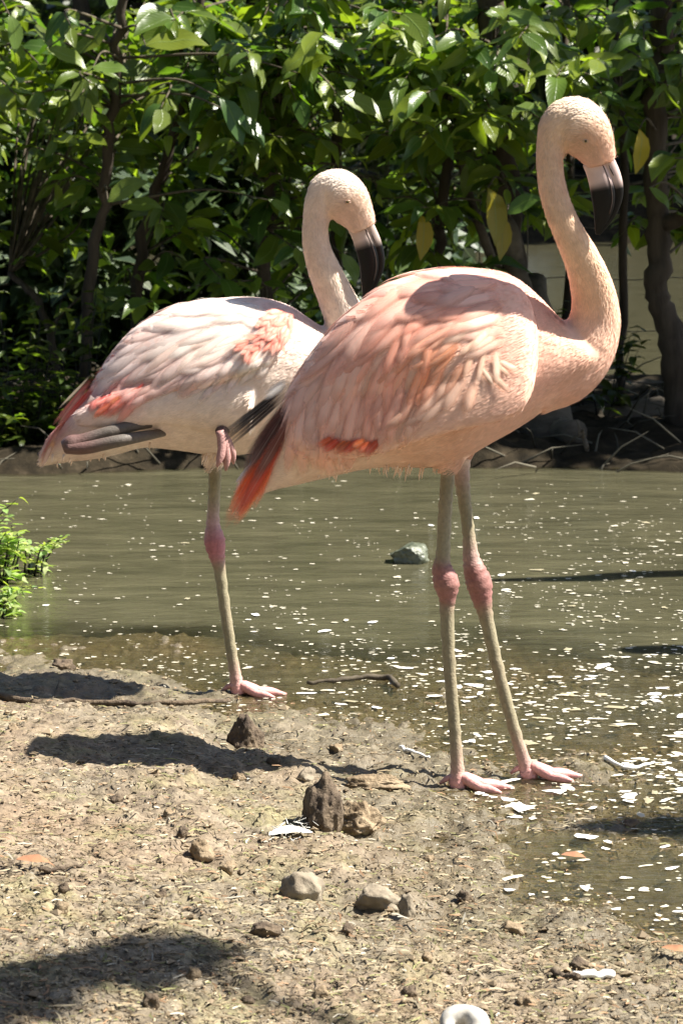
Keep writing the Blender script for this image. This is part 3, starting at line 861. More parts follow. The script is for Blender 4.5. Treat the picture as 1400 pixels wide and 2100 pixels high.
# ---------------------------------------------------------------- the salmon bird in front
gF = G(1010, 1612); YF = gF.y
SAL, ORA, PAL, TAN, CRM, WHT = (.94, .48, .36), (.94, .42, .24), (.95, .60, .49), (.82, .54, .41), (.88, .70, .54), (.88, .80, .72)
PGY = (.94, .59, .49)
front = dict(pink=(1.0, .93, .89), wisps=[(830, 950, 16, 26), (790, 952, 12, 18), (690, 966, 10, 12), (905, 952, 14, 20), (945, 928, 10, 16)], Y=YF, ybend=(430, -.076, 680), root=(gF.x, YF, gF.z), seed=11, nstr=120000, neckbox=(1085, 640),
  label='salmon pink flamingo standing on both legs with black and red tail feathers',
  body=[(492, 975, 1022, .014), (530, 925, 1016, .028), (565, 868, 1004, .045), (600, 790, 996, .066), (650, 712, 984, .092), (700, 655, 972, .112), (760, 604, 960, .126), (820, 572, 957, .134),
        (880, 556, 958, .138), (940, 549, 946, .138), (1000, 552, 912, .124), (1050, 566, 884, .106), (1100, 604, 852, .086), (1150, 655, 815, .070), (1195, 682, 778, .056), (1232, 700, 742, .036)],
  neck=[(1158, 236, 36), (1138, 262, 34), (1128, 300, 28), (1127, 340, 27), (1131, 380, 28), (1143, 425, 29), (1164, 475, 31), (1190, 527, 36), (1209, 577, 42), (1219, 625, 48), (1216, 670, 56), (1196, 720, 64), (1158, 752, 76), (1110, 760, 90)],
  head=[(1136, 262, 28), (1152, 245, 40), (1176, 249, 53), (1198, 270, 54), (1214, 294, 47), (1226, 318, 37), (1233, 338, 30)],
  lumps=[([(930, 860, 70), (928, 905, 48), (924, 945, 28), (921, 972, 16)], .8, -.035), ([(950, 860, 66), (950, 900, 40), (947, 938, 22), (947, 962, 15)], .8, .04)],
  cols=[(1190, 215, (.92, .84, .72)), (1150, 260, (.83, .66, .48)), (1200, 300, (.64, .43, .29)), (1190, 335, (.84, .60, .53)), (1130, 340, (.82, .64, .47)), (1150, 430, (.83, .65, .48)), (1190, 520, (.85, .67, .50)),  # whiter crown and browner cheek: head light and shade worked into the plumage colour
        (1215, 600, (.86, .63, .46)), (1220, 680, (.87, .62, .49)), (1180, 730, (.86, .57, .45)), (1100, 640, (.86, .55, .45)), (1060, 600, (.86, .55, .46)), (1120, 780, (.87, .58, .47)), (1040, 780, (.88, .64, .54)), (1040, 860, (.87, .60, .48)),
        (950, 880, (.85, .58, .44)), (900, 800, (.84, .57, .45)), (850, 900, (.86, .61, .47)), (750, 940, (.88, .70, .57)), (650, 960, (.90, .76, .64)), (560, 980, (.91, .82, .74)), (500, 1010, (.90, .80, .72)), (900, 570, PAL), (700, 660, PAL), (620, 800, PAL)],
  wing=[(600, 800, 905, .028, .075, .012), (640, 735, 925, .045, .098, .02), (700, 662, 926, .055, .118, .026), (780, 602, 912, .058, .132, .03), (870, 572, 880, .058, .138, .032), (950, 560, 860, .056, .138, .034), (1020, 566, 846, .056, .136, .034), (1062, 584, 822, .058, .128, .032), (1084, 616, 786, .064, .114, .024), (1096, 664, 728, .076, .096, .010)],
  wcols=[(1050, 600, PAL), (950, 640, SAL), (850, 650, SAL), (700, 700, PAL), (640, 820, PAL), (950, 780, TAN), (800, 850, TAN)],
  poly=[(1030, 572), (950, 562), (870, 566), (790, 594), (710, 652), (650, 722), (612, 792), (608, 850), (640, 872), (700, 860), (770, 850), (850, 830), (930, 790), (1000, 745), (1030, 700), (1040, 640)],
  pitch=19.5,
  flow=[(1040, 585, 178, 110, 42, PGY), (960, 565, 180, 140, 46, PGY), (880, 570, 170, 140, 44, PGY), (800, 600, 156, 140, 40, PAL), (720, 655, 142, 140, 40, PAL), (660, 720, 126, 140, 42, PAL), (615, 790, 106, 110, 42, PGY),
        (1035, 650, 165, 80, 40, PAL), (980, 620, 160, 80, 36, SAL), (920, 615, 150, 85, 34, SAL), (860, 635, 132, 95, 34, SAL), (800, 680, 118, 110, 38, SAL), (740, 730, 110, 120, 40, PAL), (680, 790, 102, 120, 42, PAL), (640, 850, 96, 85, 42, PAL),
        (985, 680, 140, 56, 24, CRM), (935, 690, 128, 66, 26, ORA), (880, 710, 114, 80, 28, ORA), (820, 750, 104, 95, 34, SAL), (760, 800, 98, 100, 38, SAL), (700, 845, 94, 85, 40, PAL),
        (990, 730, 30, 44, 20, CRM), (930, 770, 140, 80, 34, TAN), (850, 820, 124, 80, 34, TAN), (780, 850, 108, 66, 34, TAN)],
  flight=[(592, 786, 141, 190, 15, (.03, .025, .025), .004, .5), (590, 794, 139, 196, 13, (.025, .02, .02), .010, .5), (594, 802, 137, 182, 13, (.03, .02, .02), .016, .5), (588, 782, 143, 60, 22, (.85, .80, .76), .018, .4),
          (600, 815, 124, 180, 40, (.13, .055, .045), .002, .35), (592, 828, 121, 185, 38, (.10, .045, .04), .008, .35), (604, 835, 118, 180, 40, (.17, .06, .045), .000, .35),
          *[(778 - 13 * i_, 878 + i_ * 5 % 7, 132 + i_ * 9 % 22, 50 - i_ % 3 * 5, 28, (.62 - .10 * (i_ % 4 == 0), .09 + .03 * (i_ % 3), .045), .004 + .001 * (i_ % 3), .4) for i_ in range(8)]],
  fbend=3,
  tail=[(580, 880, 121, 232, 44, (.74, .11, .04), .004), (572, 893, 117, 206, 46, (.86, .18, .05), .008), (588, 876, 120, 212, 46, (.62, .08, .04), .000), (562, 910, 115, 176, 46, (.90, .24, .06), .012), (552, 900, 119, 190, 40, (.88, .17, .05), .015), (562, 930, 111, 120, 34, (.80, .20, .09), .004), (548, 945, 118, 130, 28, (.86, .30, .12), .013)],
  legs=[([(926, 930, 22, CRM), (918, 975, 15, GREY), (912, 1050, 14.5, GREY), (908, 1135, 15, GREY), (906, 1165, 21, PINK), (915, 1198, 27, PINK), (917, 1228, 18, PINK), (916, 1262, 15, GREY), (922, 1380, 13, GREY), (932, 1500, 12.5, GREY), (937, 1570, 14, (.42, .28, .22)), (938, 1600, 19, FOOT), (940, 1616, 18, FOOT)], -.035, (941, 1618), -.16, True),
        ([(945, 920, 24, CRM), (945, 965, 18, (.42, .30, .25)), (951, 1020, 14, GREY), (960, 1090, 13, GREY), (965, 1140, 17, (.40, .26, .22)), (972, 1168, 23, PINK), (982, 1197, 27, PINK), (988, 1230, 21, PINK), (997, 1270, 15, GREY), (1020, 1370, 13, GREY), (1052, 1490, 12.5, GREY), (1074, 1560, 14, (.42, .26, .22)), (1082, 1582, 18, FOOT), (1086, 1594, 17, FOOT)], .04, (1086, 1596), -.1, True)],
  upper=[(1236, 318, 17), (1246, 338, 17), (1256, 360, 16), (1264, 383, 13), (1266, 405, 10), (1258, 432, 8), (1243, 458, 6), (1227, 481, 2.5)],
  lower=[(1214, 330, 22), (1223, 350, 23), (1231, 372, 25), (1236, 395, 26), (1237, 420, 23), (1233, 445, 17), (1227, 466, 9), (1223, 481, 3)],
  eye=(1197, 289), black_y=380, billgrey=(.66, .50, .46))
make_flamingo(front)

# ---------------------------------------------------------------- the paler bird behind
gB = G(485, 1426); YB = gB.y
RED, DRD, WPK = (.86, .26, .20), (.50, .07, .06), (.92, .76, .70)
def tucked_leg(fl, root, Y):
    K1, K2 = (.12, .10, .085), (.14, .08, .07)
    mb = MB()
    sink = lambda x: max(0, min(1, (x - 225) / 115)) ** 1.5
    P = smooth_path([(318, 868, 8), (270, 874, 12), (215, 890, 14), (170, 906, 17), (146, 912, 20), (130, 917, 13)], 5)
    C = smooth_path([K1, K1, K1, K2, K2, K2], 5)
    mb.tube([plane(p[0], p[1], Y - .122 + .07 * sink(p[0])) for p in P], [max(2, p[2]) / scale_at(Y) for p in P], 12, [tuple(c) for c in C])
    P = smooth_path([(136, 919, 12), (175, 918, 14), (235, 906, 13), (290, 895, 11), (345, 886, 7)], 5)
    C = smooth_path([K2, K2, K1, K1, K1], 5)
    mb.tube([plane(p[0], p[1], Y - .132 + .08 * sink(p[0] - 15)) for p in P], [max(2, p[2]) / scale_at(Y) for p in P], 12, [tuple(c) for c in C])
    P = smooth_path([(480, 878, 6), (464, 880, 10), (452, 886, 12)], 4)
    mb.tube([plane(p[0], p[1], Y - .085 - .045 * i / 8) for i, p in enumerate(P)], [max(2, p[2]) / scale_at(Y) for p in P], 10, [K2] * len(P))
    lg = mb.build('leg', M['skin'], fl, root, color=True)
    fb = MB(); tips = []
    for tx, ty, yo in ((444, 958, -.150), (462, 966, -.135), (478, 952, -.118)):
        tp = [plane(452 + (tx - 452) * t + 7 * math.sin(t * 3), 884 + (ty - 884) * t, Y + (-.130 * (1 - t) + yo * t)) for t in np.linspace(0, 1, 7)]
        fb.tube(tp, [.010, .009, .0095, .008, .0085, .006, .002], 8, (.40, .22, .20)); tips.append(tp)
    for a, b in ((0, 1), (1, 2)):
        vs = [tips[a][q].lerp(tips[b][q], s / 3) + Vector((0, .003, 0)) for q in range(6) for s in range(4)]
        fb.add(vs, [(q * 4 + s, q * 4 + s + 1, q * 4 + s + 5, q * 4 + s + 4) for q in range(5) for s in range(3)], (.34, .19, .18))
    fb.build('foot', M['skin'], lg, root, color=True)
rear = dict(pink=(1.0, .97, .95), wisps=[(440, 935, 18, 18), (300, 908, 10, 9), (200, 934, 10, 8), (120, 944, 8, 8)], Y=YB, ybend=(500, -.025, 720), root=(gB.x, YB, gB.z), seed=23, nstr=105000, neckbox=(610, 660),
  label='pale pink and white flamingo balancing on one leg with the other tucked up',
  body=[(84, 925, 958, .012), (104, 890, 953, .022), (150, 842, 946, .040), (188, 796, 942, .056), (220, 742, 937, .072), (255, 698, 928, .086), (300, 658, 918, .100), (370, 624, 924, .114), (450, 611, 934, .124),
        (530, 610, 926, .124), (590, 626, 900, .114), (640, 658, 868, .102), (690, 690, 832, .086), (730, 712, 795, .062), (760, 730, 765, .036)],
  neck=[(672, 386, 32), (655, 412, 30), (648, 450, 27), (646, 480, 27), (651, 515, 29), (668, 562, 34), (690, 612, 38), (708, 655, 44), (714, 700, 52), (700, 740, 60), (668, 765, 70), (630, 770, 84)],
  head=[(654, 412, 26), (666, 392, 36), (688, 392, 47), (708, 408, 48), (724, 430, 42), (738, 452, 33), (747, 470, 26)],
  lumps=[([(520, 828, 58), (450, 824, 64), (390, 818, 58), (330, 822, 48), (262, 838, 38), (200, 850, 27), (160, 858, 16)], .62, -.098), ([(520, 830, 62), (430, 830, 62), (340, 832, 44)], .6, .07),
         ([(450, 880, 50), (446, 920, 34), (441, 950, 20), (440, 968, 13)], .8, .03)],
  cols=[(700, 360, (.92, .86, .78)), (660, 400, (.86, .74, .60)), (715, 430, (.66, .47, .32)), (705, 455, (.82, .64, .56)), (648, 480, (.85, .71, .57)), (670, 560, (.88, .76, .63)), (700, 640, (.89, .78, .68)),  # crown lightened, cheek darkened: the head's shading is part of these colours
        (600, 640, (.80, .62, .58)), (560, 800, (.89, .78, .68)), (480, 850, (.88, .77, .66)), (420, 800, (.90, .82, .74)), (330, 820, (.90, .82, .77)), (240, 840, (.90, .82, .78)), (170, 850, (.88, .76, .72)), (250, 930, (.90, .82, .72)), (120, 945, (.90, .80, .70)),
        (180, 790, (.70, .30, .26)), (110, 870, (.58, .20, .17)), (300, 660, WPK), (450, 630, (.88, .76, .70)), (260, 790, (.75, .25, .2)), (400, 920, (.88, .76, .66)), (650, 800, (.88, .72, .62))],
  wing=[(190, 792, 830, .03, .05, .010), (220, 742, 825, .04, .075, .018), (270, 690, 818, .045, .098, .022), (350, 638, 800, .048, .118, .026), (440, 620, 778, .048, .128, .028), (520, 620, 748, .05, .126, .026), (575, 640, 726, .058, .112, .016), (600, 662, 706, .07, .098, .007)],
  wcols=[(560, 650, WHT), (450, 640, (.88, .76, .70)), (350, 680, WPK), (260, 760, (.80, .35, .30)), (210, 790, (.65, .2, .18)), (500, 740, WPK)],
  poly=[(592, 648), (530, 622), (450, 618), (370, 634), (300, 668), (250, 712), (215, 760), (215, 790), (270, 800), (350, 780), (430, 762), (510, 742), (575, 718), (598, 690)],
  pitch=16,
  flow=[(590, 650, 175, 80, 34, WPK), (530, 624, 178, 110, 34, WHT), (450, 622, 172, 120, 34, WPK), (370, 642, 158, 120, 34, WPK), (300, 684, 144, 120, 34, WPK), (245, 735, 130, 90, 32, (.82, .50, .45)), (220, 770, 126, 50, 28, (.66, .22, .19)),
        (560, 680, 130, 60, 26, WHT), (500, 670, 150, 95, 30, WHT), (430, 690, 150, 95, 32, WHT), (350, 710, 146, 95, 32, WPK), (280, 760, 134, 70, 30, (.82, .42, .37)),
        (540, 715, 120, 50, 26, WHT), (480, 730, 140, 60, 26, WPK), (410, 745, 148, 60, 28, (.86, .64, .58)), (340, 760, 148, 60, 28, (.86, .58, .52)), (270, 790, 140, 50, 28, RED), (235, 790, 130, 44, 26, DRD)],
  flight=[(190, 775, 128, 130, 20, (.55, .16, .13), .004, .5), (200, 785, 130, 120, 22, DRD, .010, .5), (180, 790, 124, 110, 18, (.62, .30, .26), .016, .5), (184, 772, 132, 90, 8, (.86, .76, .55), .020, .3)] +
         [(306 - 9 * i, 772 + 5 * i + i * 7 % 5, 126 + i * 11 % 20, 40 + i * 13 % 16, 17, (.80, .15 + .05 * (i % 3), .12), .004 + .001 * (i % 3), .2) for i in range(9)],
  fbend=4,
  ruffle=[(576, 662, 30, 32, 60), (530, 696, 24, 13, 16)],
  tail=[(140, 850, 121, 110, 24, (.50, .14, .11), .004), (130, 868, 118, 95, 22, (.60, .30, .26), .008), (120, 890, 117, 75, 20, (.62, .34, .18), .014), (112, 905, 114, 56, 16, (.70, .50, .42), .018), (150, 840, 124, 130, 14, (.60, .22, .20), .000)],
  legs=[([(442, 930, 20, WHT), (441, 962, 14, GREY), (439, 1020, 12.5, GREY), (437, 1072, 14, (.38, .24, .24)), (440, 1108, 22, (.36, .14, .16)), (445, 1140, 17, (.38, .16, .17)), (451, 1172, 12.5, GREY), (463, 1260, 11.5, GREY), (476, 1345, 11.5, GREY), (484, 1392, 13, (.5, .3, .26)), (488, 1412, 16, FOOT), (490, 1424, 15, FOOT)], .03, (490, 1426), -.12, True)],
  upper=[(748, 452, 14), (758, 474, 14), (768, 498, 14), (777, 522, 11), (779, 545, 9), (772, 572, 7), (760, 598, 5), (748, 618, 2)],
  lower=[(730, 462, 20), (740, 482, 20), (749, 505, 22), (755, 528, 22), (757, 552, 20), (754, 578, 15), (750, 600, 8), (746, 618, 3)],
  eye=(712, 413), black_y=500, billgrey=(.55, .44, .38), extra=tucked_leg)
make_flamingo(rear)

# ================================================================== SHRUBS AND TREES
def leaf_geo(seed, ln=1.0, wd=.42, curl=.15, fold=.18, n=5):
    rg = random.Random(seed)
    vs = []; uv = []
    bx = rg.uniform(-.12, .12)
    for i in range(n + 1):
        t = i / n
        w = wd * .5 * (math.sin(math.pi * min(1, t ** .85)) ** .8 if 0 < t < 1 else .02)
        z = -curl * t * t + .03 * math.sin(t * 7 + seed)
        y0 = bx * math.sin(math.pi * t)
        for s in (-1, 0, 1):
            vs.append((t * ln, y0 + s * w, z + abs(s) * fold * w * 2 + .02 * math.sin(t * 11 + s)))
            uv.append((t, .5 + .5 * s))
    fs = [(i * 3 + j, i * 3 + j + 1, i * 3 + j + 4, i * 3 + j + 3) for i in range(n) for j in range(2)]
    return np.array(vs), fs, uv
LEAVES = [leaf_geo(i, 1, w, c, f) for i, (w, c, f) in enumerate([(.44, .10, .10), (.40, .28, .22), (.48, .18, .05), (.36, .38, .25), (.46, .05, .16), (.42, .5, .2)])]
LEAF_ME = []
for vs_, fs_, uv_ in LEAVES:
    m_ = bpy.data.meshes.new('leaf'); m_.from_pydata(vs_.tolist(), [], fs_); finish(m_, M['leaf'])
    u_ = m_.uv_layers.new(name='UVMap')
    li_ = np.empty(len(m_.loops), int); m_.loops.foreach_get('vertex_index', li_)
    u_.data.foreach_set('uv', np.array(uv_)[li_].ravel())
    set_col(m_, [(1, 1, 1)] * len(vs_))
    LEAF_ME.append(m_)
def frame(d, n):
    d = d.normalized(); n = (n - d * n.dot(d))
    n = n.normalized() if n.length > 1e-4 else Vector((0, -1, 0))
    s = n.cross(d)
    return Matrix(((d.x, s.x, n.x), (d.y, s.y, n.y), (d.z, s.z, n.z)))
def join_leaves(name, lv, mat, parent, base, kinds=None):
    """many leaves (pos, rot matrix, size, tint) as one mesh"""
    V = []; F = []; C = []; U = []; o = 0
    for p, m, s, tint, k in lv:
        g = (kinds or LEAVES)[k]
        v = g[0] @ (np.array(m) * s).T + np.array(p) - np.array(base)
        V.append(v); F.extend(tuple(i + o for i in f) for f in g[1]); o += len(v)
        C.extend([tint] * len(v)); U.extend(g[2])
    me = bpy.data.meshes.new(name)
    me.from_pydata(np.concatenate(V).tolist(), [], F); finish(me, mat)
    set_col(me, C)
    u = me.uv_layers.new(name='UVMap')
    li = np.empty(len(me.loops), int); me.loops.foreach_get('vertex_index', li)
    u.data.foreach_set('uv', np.array(U)[li].ravel())
    ob = link(name, me, parent, (0, 0, 0) if parent else base)
    return ob
def leaf_tint(rg):
    r = rg.random()
    if r < .62: k = rg.uniform(.75, 1.2); return (k * rg.uniform(.85, 1.2), k, k * rg.uniform(.7, 1.2))
    if r < .9: k = rg.uniform(1.0, 1.5); return (k * 1.3, k * 1.1, k * .7)
    return (.55, .7, .8)
def dens(px, py):
    if py < 0: return .09 if py > -450 else .05
    if py < 330:
        d = 1.0 if px < 880 else .75 if px < 1240 else .55
        if 0 < px < 140 and py > 230: d = .2
        if 230 < px < 430 and py > 250: d = .4
        return d
    if py < 480: return .22 if px < 260 else .26 if px < 600 else .18 if px < 800 else .36 if px < 1110 else .22
    if py < 640: return .12 if px < 560 else .06 if px < 1000 else .05
    return 0
SH = [  # label, stems: [(px,py,Y,r_px)...]
 ('leafy shrub arching in from beside the weedy left bank', [[(-160, 930, 9.9, 16), (-120, 600, 9.9, 14), (-90, 300, 9.8, 12), (-40, 0, 9.7, 9), (20, -400, 9.6, 5)]]),
 ('slender shrub with one thin dark wavering stem and large pointed leaves', [[(170, 900, 9.7, 13), (185, 560, 9.75, 12), (210, 420, 9.75, 11), (228, 250, 9.7, 11), (245, 90, 9.65, 10), (262, -120, 9.6, 8), (280, -450, 9.6, 4)], [(150, 880, 10.2, 9), (90, 640, 10.2, 8), (20, 560, 10.3, 6)]]),
 ('broad leaved shrub with leaning stem behind the pale flamingo', [[(270, 900, 10.3, 14), (290, 520, 10.3, 12), (330, 360, 10.3, 11), (400, 120, 10.3, 9), (430, -200, 10.3, 6), (440, -500, 10.3, 4)]]),
 ('dense shrub of glossy leaves hanging above the pale flamingo', [[(560, 900, 10.2, 15), (545, 560, 10.2, 13), (560, 300, 10.1, 12), (600, 60, 10.0, 10), (620, -250, 9.9, 6)]]),
 ('shrub with thin dark stem and yellowing leaves between the two flamingo heads', [[(800, 900, 10.4, 16), (880, 620, 10.4, 12), (905, 440, 10.4, 11), (925, 250, 10.4, 10), (900, 60, 10.3, 8), (870, -200, 10.2, 5)], [(1010, 380, 10.3, 10), (950, 300, 10.25, 8), (915, 240, 10.2, 7), (905, 210, 10.2, 5)]]),
 ('small tree with straight brown trunk rising behind the folded wing', [[(1062, 900, 10.1, 34), (1056, 640, 10.1, 28), (1050, 480, 10.1, 25), (1030, 300, 10.1, 22), (1012, 140, 10.1, 21), (992, -20, 10.1, 20), (960, -300, 10.1, 16), (940, -600, 10.1, 9)]]),
 ('sparse shrub with pale vine like stem above the salmon flamingo head', [[(1150, 900, 10.8, 12), (1170, 560, 10.8, 10), (1165, 300, 10.8, 8), (1157, 150, 10.8, 7), (1158, -20, 10.8, 7), (1150, -400, 10.8, 4)]]),
 ('crooked dark trunked tree standing in front of the wire fence', [[(1400, 880, 9.9, 36), (1385, 760, 9.9, 29), (1362, 650, 9.9, 26), (1345, 580, 9.9, 25), (1350, 480, 9.9, 25), (1345, 330, 9.9, 23), (1350, 150, 9.9, 24), (1362, -20, 9.9, 22), (1390, -300, 9.9, 16), (1400, -600, 9.9, 9)], [(1350, 470, 9.9, 18), (1400, 440, 9.85, 14), (1470, 380, 9.8, 8)], [(1352, 610, 9.9, 14), (1420, 730, 9.95, 10), (1480, 800, 10.0, 8)]]),
 ('leafy shrub with several thin grey stems beside the crooked tree', [[(1270, 880, 10.6, 9), (1275, 560, 10.6, 9), (1278, 300, 10.6, 8), (1265, 100, 10.6, 8), (1270, -300, 10.5, 4)]]),
]
shr = []
for label, stems in SH:
    p0 = stems[0][0]
    q = plane(p0[0], p0[1], p0[2]); q.z = hz(q.x, q.y) - .02
    shr.append(dict(label=label, stems=stems, base=q, lv=[], tw=MB(), paths=[]))
rl = random.Random(5)
for s in shr:
    s['root'] = thing('shrub', s['label'], 'tree' if 'tree' in s['label'] else 'shrub', s['base'], None)
    if 'tree' in s['label']: s['root'].name = 'small_tree'
    for st in s['stems']:
        P = smooth_path(st, 6)
        pts = [plane(p[0], p[1], p[2]) for p in P]
        if st is s['stems'][0]:
            pts[0].z = min(pts[0].z, hz(pts[0].x, pts[0].y) - .03)
        pts = [p + Vector((rl.gauss(0, .006), rl.gauss(0, .006), 0)) for p in pts]
        rad = [p[3] / scale_at(p[2]) * rl.uniform(.93, 1.1) for p in P]
        mb = MB(); mb.tube(pts, rad, 10)
        mb.build('trunk' if 'tree' in s['label'] and st is s['stems'][0] else 'stem', M['bark'], s['root'], s['base'])
        s['paths'] += [(p, i) for i, p in enumerate(pts)]
def add_twig(s, T, d_end, rg, nl, lsize):
    cand = [p for p, i in s['paths'] if p.z < T.z + .1] or [p for p, i in s['paths']]
    st = min(cand, key=lambda p: (p - T).length + max(0, p.z - T.z) * 1.5)
    st = st.copy()
    mid = st.lerp(T, .55) + Vector((rg.gauss(0, .05), rg.gauss(0, .05), .05 + rg.gauss(0, .04)))
    pts = [Vector(p) for p in smooth_path([tuple(st), tuple(mid), tuple(T)], 5)]
    L = (T - st).length
    s['tw'].tube(pts, [.0065 - .0045 * i / (len(pts) - 1) for i in range(len(pts))], 5)
    for k in range(nl):
        t = 1 - (k / nl) ** 1.0 * min(1, .45 / max(L, .3))
        i = min(len(pts) - 2, int(t * (len(pts) - 1))); f = t * (len(pts) - 1) - i
        p = pts[i].lerp(pts[i + 1], f); dr = (pts[i + 1] - pts[i]).normalized()
        sd_ = dr.cross(Vector((0, 0, 1)))
        sd_ = sd_.normalized() if sd_.length > .1 else Vector((1, 0, 0))
        sg = 1 if k % 2 else -1
        d = dr * rg.uniform(.3, .9) + sd_ * sg * rg.uniform(.5, 1.1) + Vector((rg.gauss(0, .2), rg.gauss(0, .2), rg.uniform(-.75, .25)))
        if k == 0: d = dr + Vector((0, 0, -.2))
        nrm = Vector((rg.gauss(0.1, .45), rg.gauss(-.25, .45), 1))
        sz = lsize * min(1.5, max(.4, rg.lognormvariate(-.05, .36)))
        s['lv'].append((p, frame(d, nrm), sz, leaf_tint(rg), rg.randrange(6)))
# twigs aimed through the whole crown volume, thinner where the photo shows dark gaps
n_ok = 0
while n_ok < 620:
    px, py = rl.uniform(-170, 1560), rl.uniform(-900, 650)
    if rl.random() > dens(px, py): continue
    Yd = rl.uniform(9.25, 11.6) if py < 350 else rl.uniform(9.5, 11.4)
    T = plane(px, py, Yd)
    s = min(shr, key=lambda s: abs(proj(*min(s['paths'], key=lambda q: abs(q[0].z - T.z))[0])[0] - px) + rl.uniform(0, 120))
    add_twig(s, T, None, rl, rl.randint(7, 13), .108)
    n_ok += 1
# leaves that stand out singly in the photograph: (px, py, Y, angle, length px, tint)
YEL = (4.6, 2.2, .4)
single = [(1310, 265, 9.55, 92, 92, YEL), (862, 440, 9.9, 88, 95, (4.2, 2.0, .4)), (1000, 385, 9.7, 80, 120, (2.6, 1.4, .35)), (1022, 440, 9.8, 86, 95, (3.0, 1.5, .35)), (800, 55, 9.6, 10, 50, (2.2, 1.5, .5)),
          (222, 415, 9.4, -32, 92, (1.5, 1.3, 1.3)), (250, 425, 9.42, -5, 82, (1.2, 1.1, .8)), (190, 140, 9.35, 0, 74, (1.3, 1.3, 1.5)), (450, 200, 9.3, 62, 110, (.5, .7, .8)), (480, 235, 9.32, 40, 90, (.5, .7, .8)),
          (165, 195, 9.35, 70, 62, (1.7, 1.4, .5)), (300, 95, 9.35, -8, 125, (1.6, 1.3, .8)), (612, 150, 9.35, -30, 75, (1.5, 1.3, .6)), (690, 190, 9.35, 25, 110, (1.4, 1.2, .8)), (660, 260, 9.4, 12, 90, (1.6, 1.3, .5)), (740, 230, 9.4, -5, 100, (1.4, 1.2, .9)),
          (1020, 40, 9.5, 40, 75, (2.1, 1.6, .5)), (1060, 60, 9.5, 10, 60, (2.2, 1.6, .5)), (885, 80, 9.5, 60, 55, (1.8, 1.4, .5)), (1330, 385, 9.5, 40, 60, (1.2, 1.2, 1.2)), (1040, 440, 9.4, -30, 80, (.9, 1.0, 1.0)), (990, 620, 9.9, 60, 60, (.8, .9, .8)),
          (700, 520, 9.7, 60, 70, (1.3, 1.2, .9)), (770, 375, 9.6, 8, 70, (1.2, 1.1, .5)), (550, 410, 9.5, 30, 60, (1.2, 1.2, 1.2)), (20, 30, 9.3, 80, 80, (1.2, 1.2, 1.3)), (95, 100, 9.35, 20, 90, (1.4, 1.25, 1.0)), (1195, 40, 10.3, 100, 60, (1.5, 1.2, .4))]
for px, py, Yd, a, ln, tint in single:
    p = plane(px, py, Yd); q = plane(px + ln * math.cos(R(a)), py + ln * math.sin(R(a)), Yd - .02)
    s = min(shr, key=lambda s: min((p - k[0]).length for k in s['paths']))
    st = min((k[0] for k in s['paths']), key=lambda k: (k - p).length + max(0, k.z - p.z - .1))
    mid = st.lerp(p, .6) + Vector((0, 0, .04))
    pts = [Vector(c) for c in smooth_path([tuple(st), tuple(mid), tuple(p)], 5)]
    s['tw'].tube(pts, [.006 - .004 * i / (len(pts) - 1) for i in range(len(pts))], 5)
    d = q - p
    nrm = Vector((.45, -.75, .75)) if abs(d.normalized().z) < .8 else Vector((.6, -.9, .2))
    s['lv'].insert(0, (p, frame(d, nrm), d.length, tint, 0 if a > 60 else 2))
    if tint[0] > 1.85 and a > 75:
        s['lv'][0] = (p, frame(d, Vector((.5, -.85, .1))), d.length, tint, 0)
nleaf = 0
for s in shr:
    def vis(l):
        x, y = proj(*l[0])
        return (0 if (-20 < x < 1420 and -30 < y < 700) else 1, l[0].y)
    first = s['lv'][:]
    first.sort(key=vis)
    near, rest = first[:240], first[240:]
    for p, m, sz, tint, k in near:
        o = link('leaf', LEAF_ME[k], s['root'])
        o.matrix_local = Matrix.Translation(p - s['base']) @ (m * sz).to_4x4()
        o.color = (*tint, 1)
    tag(s['tw'].build('twigs', M['twig'], s['root'], s['base']), kind='stuff')
    if rest:
        tag(join_leaves('crown', rest, M['leaf'], s['root'], s['base']), kind='stuff')

